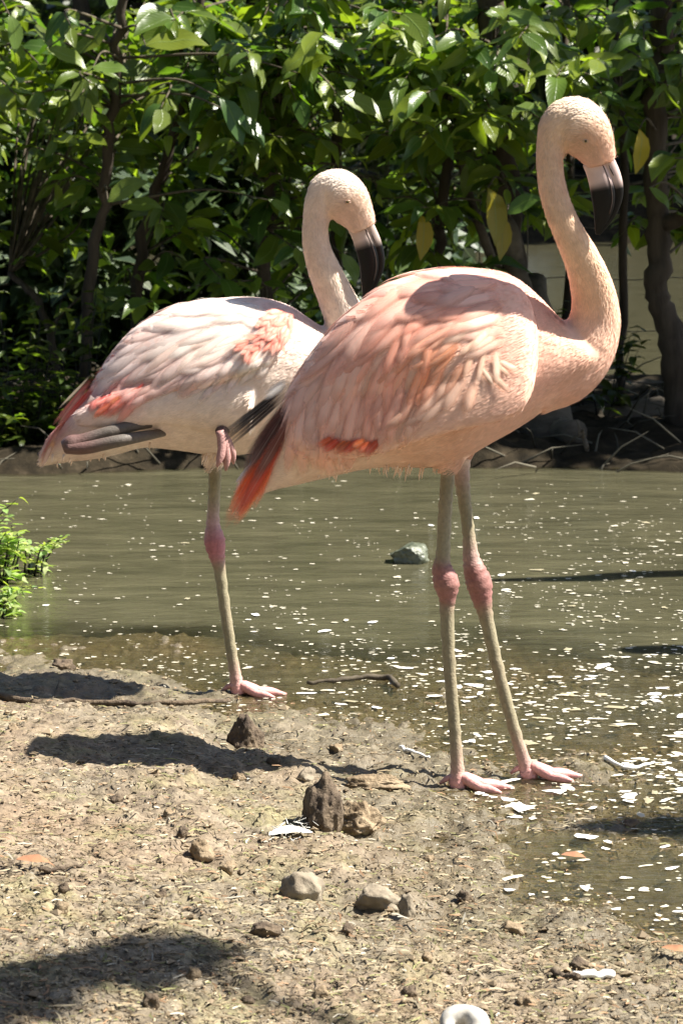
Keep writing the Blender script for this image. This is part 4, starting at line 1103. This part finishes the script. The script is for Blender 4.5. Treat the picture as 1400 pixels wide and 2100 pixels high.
# ---------------------------------------------------------------- far side of the pond: darker trees
QUAD = [(np.array([(0, 0, 0), (.5, .26, .05), (1, 0, -.12), (.5, -.26, .05)]), [(0, 3, 2, 1)], [(0, .5), (.5, 1), (1, .5), (.5, 0)])]
def far_tree(name, label, cat, x, y, w, h, nleaf, lsize, seed, mat='dleaf', z0=None, group=None, flat_y=1.0, low=.05):
    rg = random.Random(seed)
    zb = hz(x, y) if z0 is None else z0
    base = Vector((x, y, zb - .05))
    t = thing(name, label, cat, base, group)
    mb = MB()
    lean = rg.gauss(0, .06)
    tp = [base + Vector((lean * k * h + rg.gauss(0, .03), 0, h * .85 * k)) for k in np.linspace(0, 1, 7)]
    mb.tube(tp, [.035 * h * (1 - .85 * k) + .01 for k in np.linspace(0, 1, 7)], 8)
    for i in range(9):
        a = rg.uniform(0, 6.28); p = tp[rg.randint(1, 5)]
        e = p + Vector((math.cos(a) * w * .4, math.sin(a) * w * .4 * flat_y, h * rg.uniform(.05, .25)))
        mb.tube([p, p.lerp(e, .5) + Vector((0, 0, .03 * h)), e], [.012 * h, .008 * h, .003 * h], 6)
    mb.build('trunk', M['bark'], t, base)
    cl = [(rg.uniform(-.5, .5) * w, rg.uniform(-.5, .5) * w * flat_y, rg.uniform(low, 1.0) * h, rg.uniform(.12, .26) * w) for _ in range(26)]
    lv = []
    for i in range(nleaf):
        c = rg.choice(cl)
        v = Vector((rg.gauss(0, 1), rg.gauss(0, 1), rg.gauss(0, 1))).normalized() * (rg.random() ** .45)
        p = base + Vector((c[0] + v.x * c[3], c[1] + v.y * c[3] * max(.5, flat_y), max(.06, c[2] + v.z * c[3] * .8)))
        d = Vector((rg.gauss(0, 1), rg.gauss(0, 1), rg.gauss(-.3, .6)))
        lv.append((p, frame(d, Vector((rg.gauss(0, .5), rg.gauss(0, .5), 1))), lsize * rg.uniform(.6, 1.3), leaf_tint(rg), 0))
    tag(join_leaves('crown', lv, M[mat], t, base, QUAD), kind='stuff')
    return t
i = 0
for x, y, w, h, lab in [(-5.2, 25.5, 5, 6.5, 'tall dark tree on the far bank behind the slender shrub'), (-1.9, 25.0, 4.5, 6.0, 'dark tree on the far bank behind the hanging glossy leaves'),
      (1.2, 25.6, 4.5, 6.4, 'dark tree on the far bank behind the straight brown trunk'), (4.2, 25.2, 4.5, 6.2, 'dark tree on the far bank behind the crooked tree'), (7.6, 26.0, 5.5, 7.0, 'wide dark tree on the far bank beyond the wire fence'), (-8.8, 26, 5.5, 7, 'wide dark tree on the far bank beyond the weedy left bank')]:
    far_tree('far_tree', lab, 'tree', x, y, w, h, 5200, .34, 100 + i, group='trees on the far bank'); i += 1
# unseen trees added around the camera to block sky light from this side
for x, y, w, h, lab in [(-4.2, -2.2, 4.2, 6.5, 'added sky blocking tree on the near bank behind the dry mud'), (-.8, -4.6, 4.4, 7.0, 'added tall sky blocking tree behind the viewing place'), (3.4, -4.4, 4.2, 6.6, 'added broad sky blocking tree behind the viewing place towards the overhanging tree'), (-5.6, 3.2, 4.0, 6.0, 'added sky blocking tree on the near bank beside the water weeds')]:
    far_tree('sky_block_tree', lab, 'tree', x, y, w, h, 3000, .36, 100 + i, group='added sky blocking trees on the near bank', low=.12); i += 1
# dense dark thicket right behind the left half of the shrubs
for x, y, w, h, lab in [(-2.35, 13.6, 1.9, 2.6, 'dark thicket bush at the back of the left bank'), (-1.15, 13.2, 1.7, 2.4, 'dark thicket bush behind the slender shrub'), (-.25, 13.6, 1.5, 2.5, 'dark thicket bush behind the pale flamingo neck'), (-1.7, 12.2, 1.5, 1.0, 'low dark thicket bush behind the leafy undergrowth'), (-.7, 12.3, 1.4, 1.0, 'low dark thicket bush behind the pale flamingo back')]:
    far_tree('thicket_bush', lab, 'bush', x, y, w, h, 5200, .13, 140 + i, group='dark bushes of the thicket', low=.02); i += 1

# ---------------------------------------------------------------- undergrowth on the shore strip
def weed(name, label, cat, base, h, nst, spread, lsize, seed, mat='weed', group=None, tint=1.0, lean=(0, 0), perst=14):
    rg = random.Random(seed)
    t = thing(name, label, cat, base, group)
    sm = MB(); lv = []
    for k in range(nst):
        a = rg.uniform(0, 6.28); r = rg.uniform(0, spread)
        b = base + Vector((math.cos(a) * r * .5, math.sin(a) * r * .5, -.01))
        hh = h * rg.uniform(.5, 1.1)
        e = b + Vector((math.cos(a) * r * .8 + lean[0], math.sin(a) * r * .8 + lean[1], hh))
        P = [Vector(p) for p in smooth_path([tuple(b), tuple(b.lerp(e, .5) + Vector((rg.gauss(0, .01), rg.gauss(0, .01), .03))), tuple(e)], 4)]
        sm.tube(P, [.003 - .0022 * i / 8 for i in range(9)], 5)
        for j in range(perst):
            f = .2 + .8 * j / (perst - 1)
            p = P[min(8, int(f * 8))]
            th = j * 2.4 + rg.uniform(-.4, .4)
            d = Vector((math.cos(th), math.sin(th), rg.uniform(-.25, .5)))
            kk = tint * rg.uniform(.7, 1.3)
            lv.append((p, frame(d, Vector((rg.gauss(0, .3), rg.gauss(0, .3), 1))), lsize * (1.15 - .6 * f) * rg.uniform(.7, 1.3), (kk * rg.uniform(.9, 1.25), kk, kk * rg.uniform(.7, 1.1)), rg.randrange(6)))
    tag(sm.build('stems', M['weed'], t, base), kind='stuff')
    tag(join_leaves('foliage', lv, M[mat], t, base), kind='stuff')
    return t
wl = [('bright green nettle like weed at the water edge on the left bank', (2, 1195), .16, 9, .09, .046), ('spreading weed trailing over the water from the left bank', (58, 1175), .10, 7, .08, .034), ('low pale weed tuft under the nettle like weed', (2, 1262), .07, 9, .07, .034), ('tallest leafy weed growing on the left bank', (-60, 1170), .20, 10, .10, .050)]
for i, (lab, pp, h, n, sp, ls) in enumerate(wl):
    p = flat(pp[0], pp[1], 0); p.z = max(0.0, hz(p.x, p.y))
    weed('water_weed', lab, 'weed', p, h, n, sp, ls, 60 + i, tint=1.5, lean=(.015, -.01), group='weeds on the left bank')
ug = [(60, 640, 9.6, .42), (150, 600, 9.5, .40), (20, 560, 9.4, .5), (120, 720, 9.45, .25), (200, 700, 9.4, .3), (330, 620, 9.8, .35), (430, 560, 10.0, .45), (40, 800, 9.35, .3), (560, 590, 10.4, .4), (640, 640, 10.2, .35), (-60, 700, 9.4, .45), (760, 560, 10.6, .4), (1230, 620, 10.2, .2), (-40, 860, 9.3, .3), (120, 870, 9.3, .2), (250, 800, 9.5, .3)]
for i, (px, py, Yd, h) in enumerate(ug):
    p = plane(px, py, Yd); z = hz(p.x, Yd); p.z = z
    weed('undergrowth_plant', 'small leafy plant in the dark undergrowth of the shrub bank', 'plant', p, plane(px, py, Yd).z - z + .05, 7, .22, .085, 80 + i, mat='leaf', group='undergrowth plants of the shrub bank', tint=rl.uniform(.35, .7), perst=11)
# dead grass and twigs on the strip
sg = MB()
for i in range(380):
    x = rl.uniform(-1.6, 1.8); y = rl.uniform(9.0, 11.6)
    z = hz(x, y) if i % 3 else .02
    a = rl.uniform(0, 6.28); l = rl.uniform(.05, .35)
    e = Vector((x + math.cos(a) * l * .7, y + math.sin(a) * l * .7, z + l * rl.uniform(.0, .6)))
    b = Vector((x, y, z))
    k = rl.uniform(.03, .14)
    sg.tube([b, b.lerp(e, .5) + Vector((0, 0, .02)), e], [.004, .003, .001], 4, (k, k * .9, k * .65))
tag(sg.build('twig_litter', M['straw'], color=True), 'thin dead twigs and grass stems littering the shaded shore', 'litter', kind='stuff')
# fallen logs
def log(label, a, b, r0, r1, seed, group='fallen logs on the shore', mat='log'):
    rg = random.Random(seed)
    base = Vector(a); base = Vector((a[0], a[1], a[2]))
    pts = [Vector(a).lerp(Vector(b), t) + Vector((0, rg.gauss(0, .012), rg.gauss(0, .012))) for t in np.linspace(0, 1, 12)]
    mb = MB(); mb.tube(pts, [(r0 + (r1 - r0) * t) * rg.uniform(.9, 1.1) for t in np.linspace(0, 1, 12)], 12)
    o = mb.build('fallen_log', M[mat], None, base)
    return tag(o, label, 'log', group)
def on(px, py, Y, up=0):
    p = plane(px, py, Y); return (p.x, p.y, p.z + up)
log('straight thin log lying at the far edge of the shrub bank', on(1190, 790, 11.3), on(1560, 792, 11.4), .028, .026, 1)
log('thick dark log sunk in the shore mud under the crooked tree', on(1085, 868, 10.2), on(1560, 838, 10.35), .062, .075, 2)
log('short broken log end beside the thick dark log', on(1180, 900, 9.6), on(1060, 845, 10.0), .05, .045, 3)
log('slim grey log leaning against the straight brown trunk', on(1130, 880, 9.95), on(1035, 440, 10.02), .05, .03, 4)
log('bare pale dead branch leaning behind the straight brown trunk', on(1120, 860, 10.5), on(905, 235, 10.45), .022, .012, 5)
log('dark stump like root mass behind the salmon flamingo breast', on(1120, 905, 9.75), on(1090, 570, 10.2), .095, .05, 6)
log('thin stick standing out of the shaded water', on(1205, 925, 9.3), on(1182, 858, 9.32), .009, .005, 7)
# wire fence
fp = [plane(x, 700, 10.75) for x in (700, 1600)]
fr_ = thing('wire_fence', 'thin rusty wire mesh fence standing behind the crooked tree', 'fence', Vector((fp[0].x, 10.75, 0)))
x0, x1 = fp[0].x, fp[1].x
nx_ = int((x1 - x0) / .17)
for i in range(nx_ + 1):
    x = x0 + i * .17
    mb = MB(); zb = hz(x, 10.75)
    mb.tube([Vector((x + .004 * math.sin(i * 3 + k), 10.75, zb - .05 + k * (1.5 - zb) / 6)) for k in range(7)], [.0021] * 7, 5)
    mb.build('wire', M['wire'], fr_, fr_.location)
for j in range(8):
    z = .12 + j * .19
    mb = MB(); mb.tube([Vector((x0 + (x1 - x0) * k / 12, 10.744, z + .006 * math.sin(k * 2 + j))) for k in range(13)], [.0021] * 13, 5)
    mb.build('wire', M['wire'], fr_, fr_.location)
for x in (x0 - .02, (x0 + x1) / 2 - .24, x1 + .02):
    mb = MB(); zb = hz(x, 10.76)
    mb.tube([Vector((x, 10.775, zb - .1)), Vector((x, 10.775, .8)), Vector((x + .01, 10.775, 1.55))], [.022, .021, .02], 8)
    mb.build('post', M['bark'], fr_, fr_.location)

# ---------------------------------------------------------------- tree right of the frame whose limbs cast the bars of shade
def at_shadow(px, py, h):
    g = G(px, py) if py > 1750 and px < 600 else flat(px, py, 0); return g + sd * (h / sd.z)
tb = Vector((5.4, 6.6, hz(5.4, 6.6)))
tt = thing('overhanging_tree', 'pond side tree whose long bare limbs reach over the water from the right', 'tree', tb)
mb = MB()
mb.tube([Vector(p) for p in smooth_path([(5.4, 6.6, tb.z - .1), (5.35, 6.55, 1.2), (5.42, 6.45, 2.6), (5.3, 6.3, 4.0)], 5)], [.16 - .005 * i for i in range(16)], 12)
mb.build('trunk', M['bark'], tt, tb)
def limb(pts, rads):
    m_ = MB(); P = smooth_path([tuple(p) for p in pts], 6)
    rr = np.interp(np.linspace(0, 1, len(P)), np.linspace(0, 1, len(rads)), rads)
    m_.tube([Vector(p) for p in P], list(rr), 10); m_.build('limb', M['bark'], tt, tb)
limb([(5.36, 6.5, 1.9), at_shadow(2200, 1165, 2.2), at_shadow(1400, 1176, 2.15), at_shadow(1200, 1186, 2.12), at_shadow(1015, 1190, 2.1)], [.07, .06, .05, .045, .02])
limb([(5.36, 6.5, 2.3), at_shadow(2200, 1330, 2.5), at_shadow(1400, 1333, 2.45), at_shadow(1295, 1332, 2.4)], [.08, .07, .06, .02])
limb([(5.36, 6.4, 2.8), at_shadow(2200, 1700, 2.9), at_shadow(1500, 1692, 2.85), at_shadow(1330, 1690, 2.8), at_shadow(1180, 1698, 2.78)], [.10, .09, .085, .075, .02])
limb([(5.3, 6.3, 3.8), at_shadow(2600, 2060, 3.9), at_shadow(1500, 2330, 3.8), at_shadow(800, 2230, 3.7), at_shadow(430, 2000, 3.6), at_shadow(150, 1985, 3.55), at_shadow(-100, 2050, 3.5)], [.08, .06, .03, .012, .012, .012, .008])
rg_ = random.Random(9); lv_ = []
for i in range(640):
    t = rg_.random(); x_ = -160 + 570 * t
    y_ = 2085 - 95 * min(1, (x_ + 160) / 330) - 35 * max(0, (x_ - 150) / 250) + rg_.gauss(0, 17 * (1.2 - t))
    p_ = at_shadow(x_, y_, 3.6 + rg_.gauss(0, .08))
    lv_.append((p_, frame(Vector((rg_.gauss(0, 1), rg_.gauss(0, 1), rg_.gauss(-.2, .4))), Vector((rg_.gauss(.4, .4), rg_.gauss(0, .4), 1))), .085 * rg_.uniform(.6, 1.2), leaf_tint(rg_), rg_.randrange(6)))
tag(join_leaves('foliage', lv_, M['leaf'], tt, tb), kind='stuff')
# big leafy tree on the shore right of the frame: its crown keeps the right of the bank in shade
far_tree('shade_tree', 'tall leafy tree on the shrub bank right of the wire fence', 'tree', 2.95, 10.5, 1.9, 4.0, 3600, .17, 301, low=.42)

from mathutils import noise as mnoise
# ================================================================== THINGS ON THE BANK
def lump(name, label, cat, px, py, w, h, d, mat, seed, group=None, tilt=0.0, rough=.28, sub=4, sink=.36, z=None, peak=0.0, shape=1.0):
    """irregular stone or clod: w x d across, h high (photo pixels at its place)"""
    rg = random.Random(seed)
    g = G(px, py) if z is None else flat(px, py, z)
    k = 1 / scale_at(g.y)
    import bmesh
    bm = bmesh.new(); bmesh.ops.create_icosphere(bm, subdivisions=sub, radius=1)
    off = [Vector((rg.gauss(0, 1), rg.gauss(0, 1), rg.gauss(0, 1))).normalized() for _ in range(9)]
    amp = [rg.uniform(.5, 1) for _ in off]
    cut = [(o, rg.uniform(.62, .9)) for o in off[:7]]
    sv = Vector((seed * 1.37, seed * .71, seed * 2.1))
    for v in bm.verts:
        p = v.co.copy()
        for o, lim in cut:                 # broken facets
            dd = p.dot(o)
            if dd > lim * .9: p -= o * (dd - lim * .9) * .92
        n = mnoise.fractal(p * 1.4 + sv, .9, 2.0, 5)
        n2 = abs(mnoise.noise(p * 4.5 + sv))
        p *= 1 + rough * .8 * n - rough * .5 * n2
        if peak:
            tt_ = max(0, p.z); p.x *= 1 - peak * tt_ * .75; p.y *= 1 - peak * tt_ * .6
        v.co = Vector((p.x * w * .5 * k, p.y * d * .5 * k, (p.z + 1 - 2 * sink) * h * .5 * k / (1 - sink)))
    if tilt:
        bmesh.ops.rotate(bm, verts=bm.verts, cent=(0, 0, 0), matrix=Matrix.Rotation(tilt, 3, 'Y'))
    me = bpy.data.meshes.new(name); bm.to_mesh(me); bm.free(); finish(me, M[mat])
    o = link(name, me, None, g)
    return tag(o, label, cat, group)
lump('mud_clod', 'large pointed dark earth clod standing on the bank beside the big shadow', 'clod', 665, 1700, 130, 112, 150, 'darkclod', 3, peak=.5, rough=.28, sub=5)
lump('mud_clod', 'crumbled earth heap on the right side of the large pointed clod', 'clod', 735, 1700, 120, 62, 130, 'mudclod', 4, peak=.4, rough=.45, sub=5)
lump('mud_clod', 'small dark mossy clod in front of the pale flamingo foot', 'clod', 505, 1532, 76, 72, 80, 'darkclod', 5, peak=.4, rough=.3, sub=5)
lump('stone', 'light angular stone lying on the bank below the white feather', 'stone', 620, 1835, 92, 62, 90, 'stone', 6, rough=.3)
lump('stone', 'long pale lump of earth with a broken upright end', 'clod', 775, 1860, 120, 46, 80, 'stone', 7, rough=.35)
lump('stone', 'squat upright grey stub at the end of the long pale lump', 'stone', 834, 1878, 40, 48, 40, 'stone', 8, rough=.25)
lump('stone', 'rounded green grey stone standing in the open water', 'stone', 836, 1150, 92, 42, 120, 'wetstone', 9, z=0.0, rough=.2, sub=5)
lump('stone', 'small dark wet stone by the trailing weed', 'stone', 76, 1172, 40, 26, 50, 'wetstone', 10, z=0.0, rough=.3)
lump('mud_clod', 'brown broken clod with a dark hollow on the middle of the bank', 'clod', 412, 1762, 62, 40, 60, 'mudclod', 12, peak=.5, rough=.45)
lump('mud_clod', 'low brown clod at the left water edge', 'clod', 128, 1376, 52, 24, 60, 'darkclod', 13, rough=.4)
lump('mud_clod', 'flat dark clod half under the bank crust', 'clod', 542, 1912, 72, 26, 60, 'darkclod', 14, rough=.4)
lump('mud_clod', 'small dark round clod near the long pale lump', 'clod', 712, 1916, 34, 26, 40, 'darkclod', 15, rough=.3)
lump('mud_clod', 'pinkish pale clod between the big shadow and the pointed clod', 'clod', 628, 1604, 40, 26, 40, 'stone', 16, rough=.3)
lump('mud_clod', 'grey ridge of mud behind the large pointed clod', 'clod', 770, 1612, 140, 26, 60, 'mudclod', 17, rough=.45, sub=5)
for i, (px, py, w, h) in enumerate([(125, 1862, 34, 24), (132, 1828, 28, 20), (470, 1785, 44, 26), (330, 1838, 30, 18), (395, 2005, 40, 26), (310, 2062, 44, 30), (345, 1672, 26, 18), (376, 1722, 30, 22), (875, 1965, 30, 20), (1190, 1985, 46, 22), (1080, 2060, 40, 24), (840, 2040, 34, 22), (690, 1540, 34, 22), (560, 1566, 30, 18), (1050, 1915, 50, 26), (950, 1850, 40, 20), (30, 1500, 30, 18), (240, 1640, 34, 18), (490, 1600, 30, 18), (1290, 1700, 34, 16), (880, 1760, 34, 18), (1010, 1690, 30, 14), (660, 2040, 36, 22), (510, 2060, 34, 22)]):
    lump('small_clod', 'small crumbly brown clod scattered on the sunny bank', 'clod', px, py, w, h, w * 1.1, ('mudclod', 'darkclod')[i % 2], 40 + i, group='small clods on the bank', rough=.5, sub=3)
# feather lying on the bank
def bank_feather(px, py, ang, ln, wd, label):
    g = G(px, py); g.z += .006
    k = 1 / scale_at(g.y); rg = random.Random(px)
    mb = MB(); vs = []; n = 10
    d = Vector((math.cos(ang), math.sin(ang), 0)); s_ = Vector((-d.y, d.x, 0))
    for i in range(n + 1):
        t = i / n; w = wd * .5 * math.sin(math.pi * min(1, t * .95 + .04)) ** .6
        c = g + d * ((t - .5) * ln * k) + s_ * (.16 * ln * k * math.sin(t * 3)) 
        for j in (-1, 0, 1):
            vs.append(c + s_ * (j * w * k * rg.uniform(.8, 1.15)) + Vector((0, 0, .004 * math.sin(t * 3.1) + .004 * abs(j))))
    mb.add(vs, [(i * 3 + j, i * 3 + j + 1, i * 3 + j + 4, i * 3 + j + 3) for i in range(n) for j in range(2)])
    for i in range(40):       # loose down at its base
        p = g + Vector((rg.gauss(0, .016), rg.gauss(0, .03), rg.uniform(.0, .014)))
        e = p + Vector((rg.gauss(0, .012), rg.gauss(0, .012), rg.uniform(0, .012)))
        mb.tube([p, e], [.0008, .0003], 3)
    return tag(mb.build('loose_feather', M['white'], None, g), label, 'feather')
bank_feather(597, 1722, .12, 92, 60, 'curled white feather lying beside the large pointed clod')
# shell like white ring at the lower edge
g = G(948, 2142); k = 1 / scale_at(g.y)
mb = MB()
rx = 50 * k
vs = []; n = 26; m_ = 12
cc = g + Vector((.0, .0, .024))
for i in range(n):
    a = 2 * math.pi * i / n
    tr = rx * (.42 + .09 * math.sin(a + .8) + .04 * math.sin(3 * a + 1))
    for j in range(m_):
        b = 2 * math.pi * j / m_
        r = rx * .66 + tr * math.cos(b)
        vs.append(cc + Vector((r * math.cos(a), r * math.sin(a) * .62 - tr * math.sin(b) * .5, r * math.sin(a) * .55 + tr * math.sin(b) * .8)))
fs = [(i * m_ + j, i * m_ + (j + 1) % m_, ((i + 1) % n) * m_ + (j + 1) % m_, ((i + 1) % n) * m_ + j) for i in range(n) for j in range(m_)]
mb.add(vs, fs)
tag(mb.build('broken_shell', M['bone'], None, g), 'round white broken shell with a dark hole lying on the bank', 'shell')
# sticks and twigs
def stick(name, label, pts, r, mat, cat='stick', group=None, lift=.006):
    P = []
    for a, b in pts:
        q = G(a, b) if b > 1340 else flat(a, b, 0)
        q.z = max(q.z, 0) + lift; P.append(tuple(q))
    P = smooth_path(P, 5)
    mb = MB(); rg = random.Random(int(pts[0][0]))
    mb.tube([Vector(p) + Vector((0, 0, rg.gauss(0, .0012))) for p in P], [r * rg.uniform(.8, 1.15) * (1 - .5 * i / len(P)) for i in range(len(P))], 7)
    return tag(mb.build(name, M[mat], None, Vector(P[0])), label, cat, group)
stick('leg_shadow_strip', 'long thin dark strip standing in for the pale flamingo leg shadow at the left water edge', [(-30, 1428), (60, 1440), (150, 1446), (260, 1450), (380, 1449), (470, 1438)], .008, 'darkclod', 'root')  # dark strip laid where the pale bird's leg shadow falls
stick('curved_twig', 'curved dark twig in the shallows behind the salmon flamingo legs', [(815, 1420), (795, 1404), (740, 1408), (690, 1418), (630, 1424)], .007, 'twig', 'twig')
stick('pale_stick', 'short white stick with a dark end lying on the bank', [(1255, 2006), (1215, 2004), (1175, 2008)], .007, 'white')
stick('dark_stick', 'short dark stick beside the white stick', [(1185, 2012), (1150, 2008), (1130, 2002)], .006, 'darkclod')
stick('pale_sliver', 'thin white sliver on the mud behind the salmon flamingo foot', [(820, 1540), (845, 1552), (880, 1560)], .004, 'white')
stick('dark_twig', 'small dark twig on the brown slope of the left bank', [(80, 1792), (120, 1790), (175, 1782)], .004, 'darkclod', 'twig')
stick('grass_blade', 'bent yellow grass blade over the dark shadow strip', [(100, 1452), (112, 1428), (122, 1404)], .0022, 'twig', 'grass')
stick('sunken_stick', 'stick poking up at the right side of the muddy pool', [(1240, 1560), (1290, 1585), (1340, 1582)], .004, 'white')
def fallen_leaf(px, py, ln, ang, tint, label, mat):
    g = G(px, py); g.z = max(g.z, 0) + .010
    d = Vector((math.cos(ang), math.sin(ang), .1))
    o = join_leaves('fallen_leaf', [(g, frame(d, Vector((.2, -.3, 1))), ln / scale_at(g.y), tint, 3)], M[mat], None, g)
    return tag(o, label, 'leaf')
fallen_leaf(1355, 1962, 70, -.1, (1, 1, 1), 'curled orange dead leaf on the bank by the muddy pool', 'orange_leaf')
fallen_leaf(35, 1778, 80, .25, (1, 1, 1), 'faded orange leaf pressed into the brown slope', 'orange_leaf')
fallen_leaf(1150, 1785, 60, .2, (1, 1, 1), 'brown leaf floating in the muddy pool', 'orange_leaf')

# ---------------------------------------------------------------- pale flecks floating on the pond
def fleck_mesh(seed):
    rg = random.Random(seed); n = 9
    rr = [rg.uniform(.45, 1.1) for _ in range(n)]
    vs = [(0, 0, .12)] + [(math.cos(6.283 * i / n) * rr[i], math.sin(6.283 * i / n) * rr[i] * rg.uniform(.5, 1), rg.uniform(-.02, .05)) for i in range(n)]
    me = bpy.data.meshes.new('floating_fleck'); me.from_pydata(vs, [], [(0, 1 + i, 1 + (i + 1) % n) for i in range(n)]); finish(me, M['white'])
    return me
FM = [fleck_mesh(i) for i in range(10)]
for i, m_f in enumerate(FM):
    m_f.materials.clear(); m_f.materials.append(M['white' if i < 5 else 'cream' if i < 8 else 'dull'])
rf = random.Random(77)
fl_ = []
def fleck_ok(px, py):
    g = flat(px, py, 0)
    if hz(g.x, g.y) > -.003: return None
    return g
ra = np.random.default_rng(77); nF = 26000
fpx = ra.uniform(-40, 1440, nF); fpy = np.where(ra.random(nF) < .9, 985 + 700 * ra.random(nF) ** .9, ra.uniform(1680, 1920, nF))
wgt = (.55 + .45 * sstep(1180, 1350, fpy)) * (.6 + .5 * sstep(500, 1100, fpx)) * (vnoise(fpx / 120., fpy / 45., 5) * 1.6 - .2)
fdz = -SP - (fpy - 1050) / FPX * CP; ft = -CAM_H / fdz
fX = (fpx - 700) / FPX * ft; fY = (CP - (fpy - 1050) / FPX * SP) * ft
okf = np.where((ra.random(nF) < wgt) & (height(fX, fY) < -.003))[0][:2700]
for i in okf:
    fl_.append((Vector((fX[i], fY[i], 0)), min(.016, .0040 * math.exp(rf.gauss(0, .55))) * (1.3 if fpy[i] > 1300 and fpx[i] > 900 else 1)))
fl_.sort(key=lambda a: -a[1] / a[0].y)
for i, (g, r) in enumerate(fl_[:230]):
    o = link('floating_fleck', FM[i % 10], None, (g.x, g.y, .0025))
    o.rotation_euler = (0, 0, rf.uniform(0, 6.28)); o.scale = (r * rf.uniform(.9, 1.9), r * rf.uniform(.8, 1.3), r)
    tag(o, 'small white fleck of down floating on the muddy pond', 'fleck', 'white flecks floating on the pond')
mb = MB()
for i, (g, r) in enumerate(fl_[230:]):
    n = 6; a0 = rf.uniform(0, 6)
    mb.add([g + Vector((math.cos(a0 + 6.283 * j / n) * r * rf.uniform(.5, 1.3), math.sin(a0 + 6.283 * j / n) * r * rf.uniform(.4, 1), .0022)) for j in range(n)], [tuple(range(n))])
tag(mb.build('floating_specks', M['cream'], smooth=False), 'tiny white specks scattered over the muddy pond', 'specks', kind='stuff')

# ---------------------------------------------------------------- straw, rootlets and crumbs matted over the bank
nS = 26000
px = rng.uniform(-60, 1460, nS); py = 1340 + 900 * rng.random(nS) ** .8
a_, b_ = (px - 700) / FPX, (py - 1050) / FPX
dyy = CP - b_ * SP; dzz = -SP - b_ * CP
t_ = -(CAM_H - .03) / dzz
X = a_ * t_; Yv = dyy * t_
Z = height(X, Yv)
ok = (Z > -.012)
X, Yv, Z = X[ok], Yv[ok], Z[ok]; nS = len(X)
an = rng.uniform(0, np.pi * 2, nS); L = rng.lognormal(-4.6, .55, nS); W = rng.uniform(.0006, .0017, nS)
rise = rng.uniform(-.15, .4, nS) * L
dx, dy = np.cos(an), np.sin(an)
v = np.empty((nS, 6, 3))
bend = rng.normal(0, .3, nS) * L
for q, (t, wk) in enumerate(((0, .5), (.5, 1), (1, .3))):
    cx = X + dx * L * t - dy * bend * (t * (1 - t) * 2); cy = Yv + dy * L * t + dx * bend * (t * (1 - t) * 2); cz = Z + .0012 + rise * (t * (1.6 - t))
    v[:, q * 2] = np.stack([cx - dy * W * wk, cy + dx * W * wk, cz], 1)
    v[:, q * 2 + 1] = np.stack([cx + dy * W * wk, cy - dx * W * wk, cz + W * .8], 1)
o_ = np.arange(nS)[:, None] * 6
qd = np.concatenate([o_ + np.array([0, 1, 3, 2]), o_ + np.array([2, 3, 5, 4])]).astype(int)
me = bpy.data.meshes.new('bank_litter')
me.vertices.add(nS * 6); me.vertices.foreach_set('co', v.ravel())
me.loops.add(qd.size); me.loops.foreach_set('vertex_index', qd.ravel())
me.polygons.add(len(qd)); me.polygons.foreach_set('loop_start', np.arange(0, qd.size, 4)); me.update(calc_edges=True)
finish(me, M['straw'])
pal = np.array([(.50, .42, .28), (.36, .28, .17), (.20, .15, .09), (.62, .57, .46), (.30, .29, .13), (.42, .26, .15), (.10, .075, .05)])
set_col(me, np.repeat(.62 * pal[rng.choice(7, nS, p=[.22, .25, .20, .04, .13, .08, .08])] * rng.uniform(.8, 1.2, (nS, 1)), 6, axis=0))
tag(link('bank_litter', me), 'matted straw bits and rootlets covering the muddy bank', 'litter', kind='stuff')
# crumbs
nC = 3600
px = rng.uniform(-60, 1460, nC); py = 1350 + 890 * rng.random(nC) ** .8
mb = MB()
TET = np.array([(1, 0, 0), (-.4, .9, 0), (-.5, -.8, 0), (.1, .05, .42), (.5, .6, .2), (-.1, -.1, -.6)])
for i in range(nC):
    g = flat(px[i], py[i], .03)
    z = hz(g.x, g.y) if False else None
    mb.v.append((g.x, g.y, 0))
gx_ = np.array([p[0] for p in mb.v]); gy_ = np.array([p[1] for p in mb.v]); gz_ = height(gx_, gy_)
mb = MB()
for i in range(nC):
    if gz_[i] < -.004: continue
    r = float(rng.lognormal(-5.75, .5)); a = rng.uniform(0, 6.28)
    c, s_ = math.cos(a), math.sin(a)
    J = TET * rng.uniform(.6, 1.3, TET.shape) * r
    vs = [(gx_[i] + p[0] * c - p[1] * s_, gy_[i] + p[0] * s_ + p[1] * c, gz_[i] + .3 * r + p[2]) for p in J]
    k = rng.uniform(.5, 1.3)
    mb.add(vs, [(0, 4, 3), (4, 1, 3), (1, 2, 3), (2, 0, 3), (0, 2, 5), (2, 1, 5), (1, 4, 5), (4, 0, 5)], (.26 * k, .20 * k, .13 * k))
tag(mb.build('mud_crumbs', M['straw'], smooth=False, color=True), 'tiny crumbs of dried mud strewn over the bank', 'crumbs', kind='stuff')
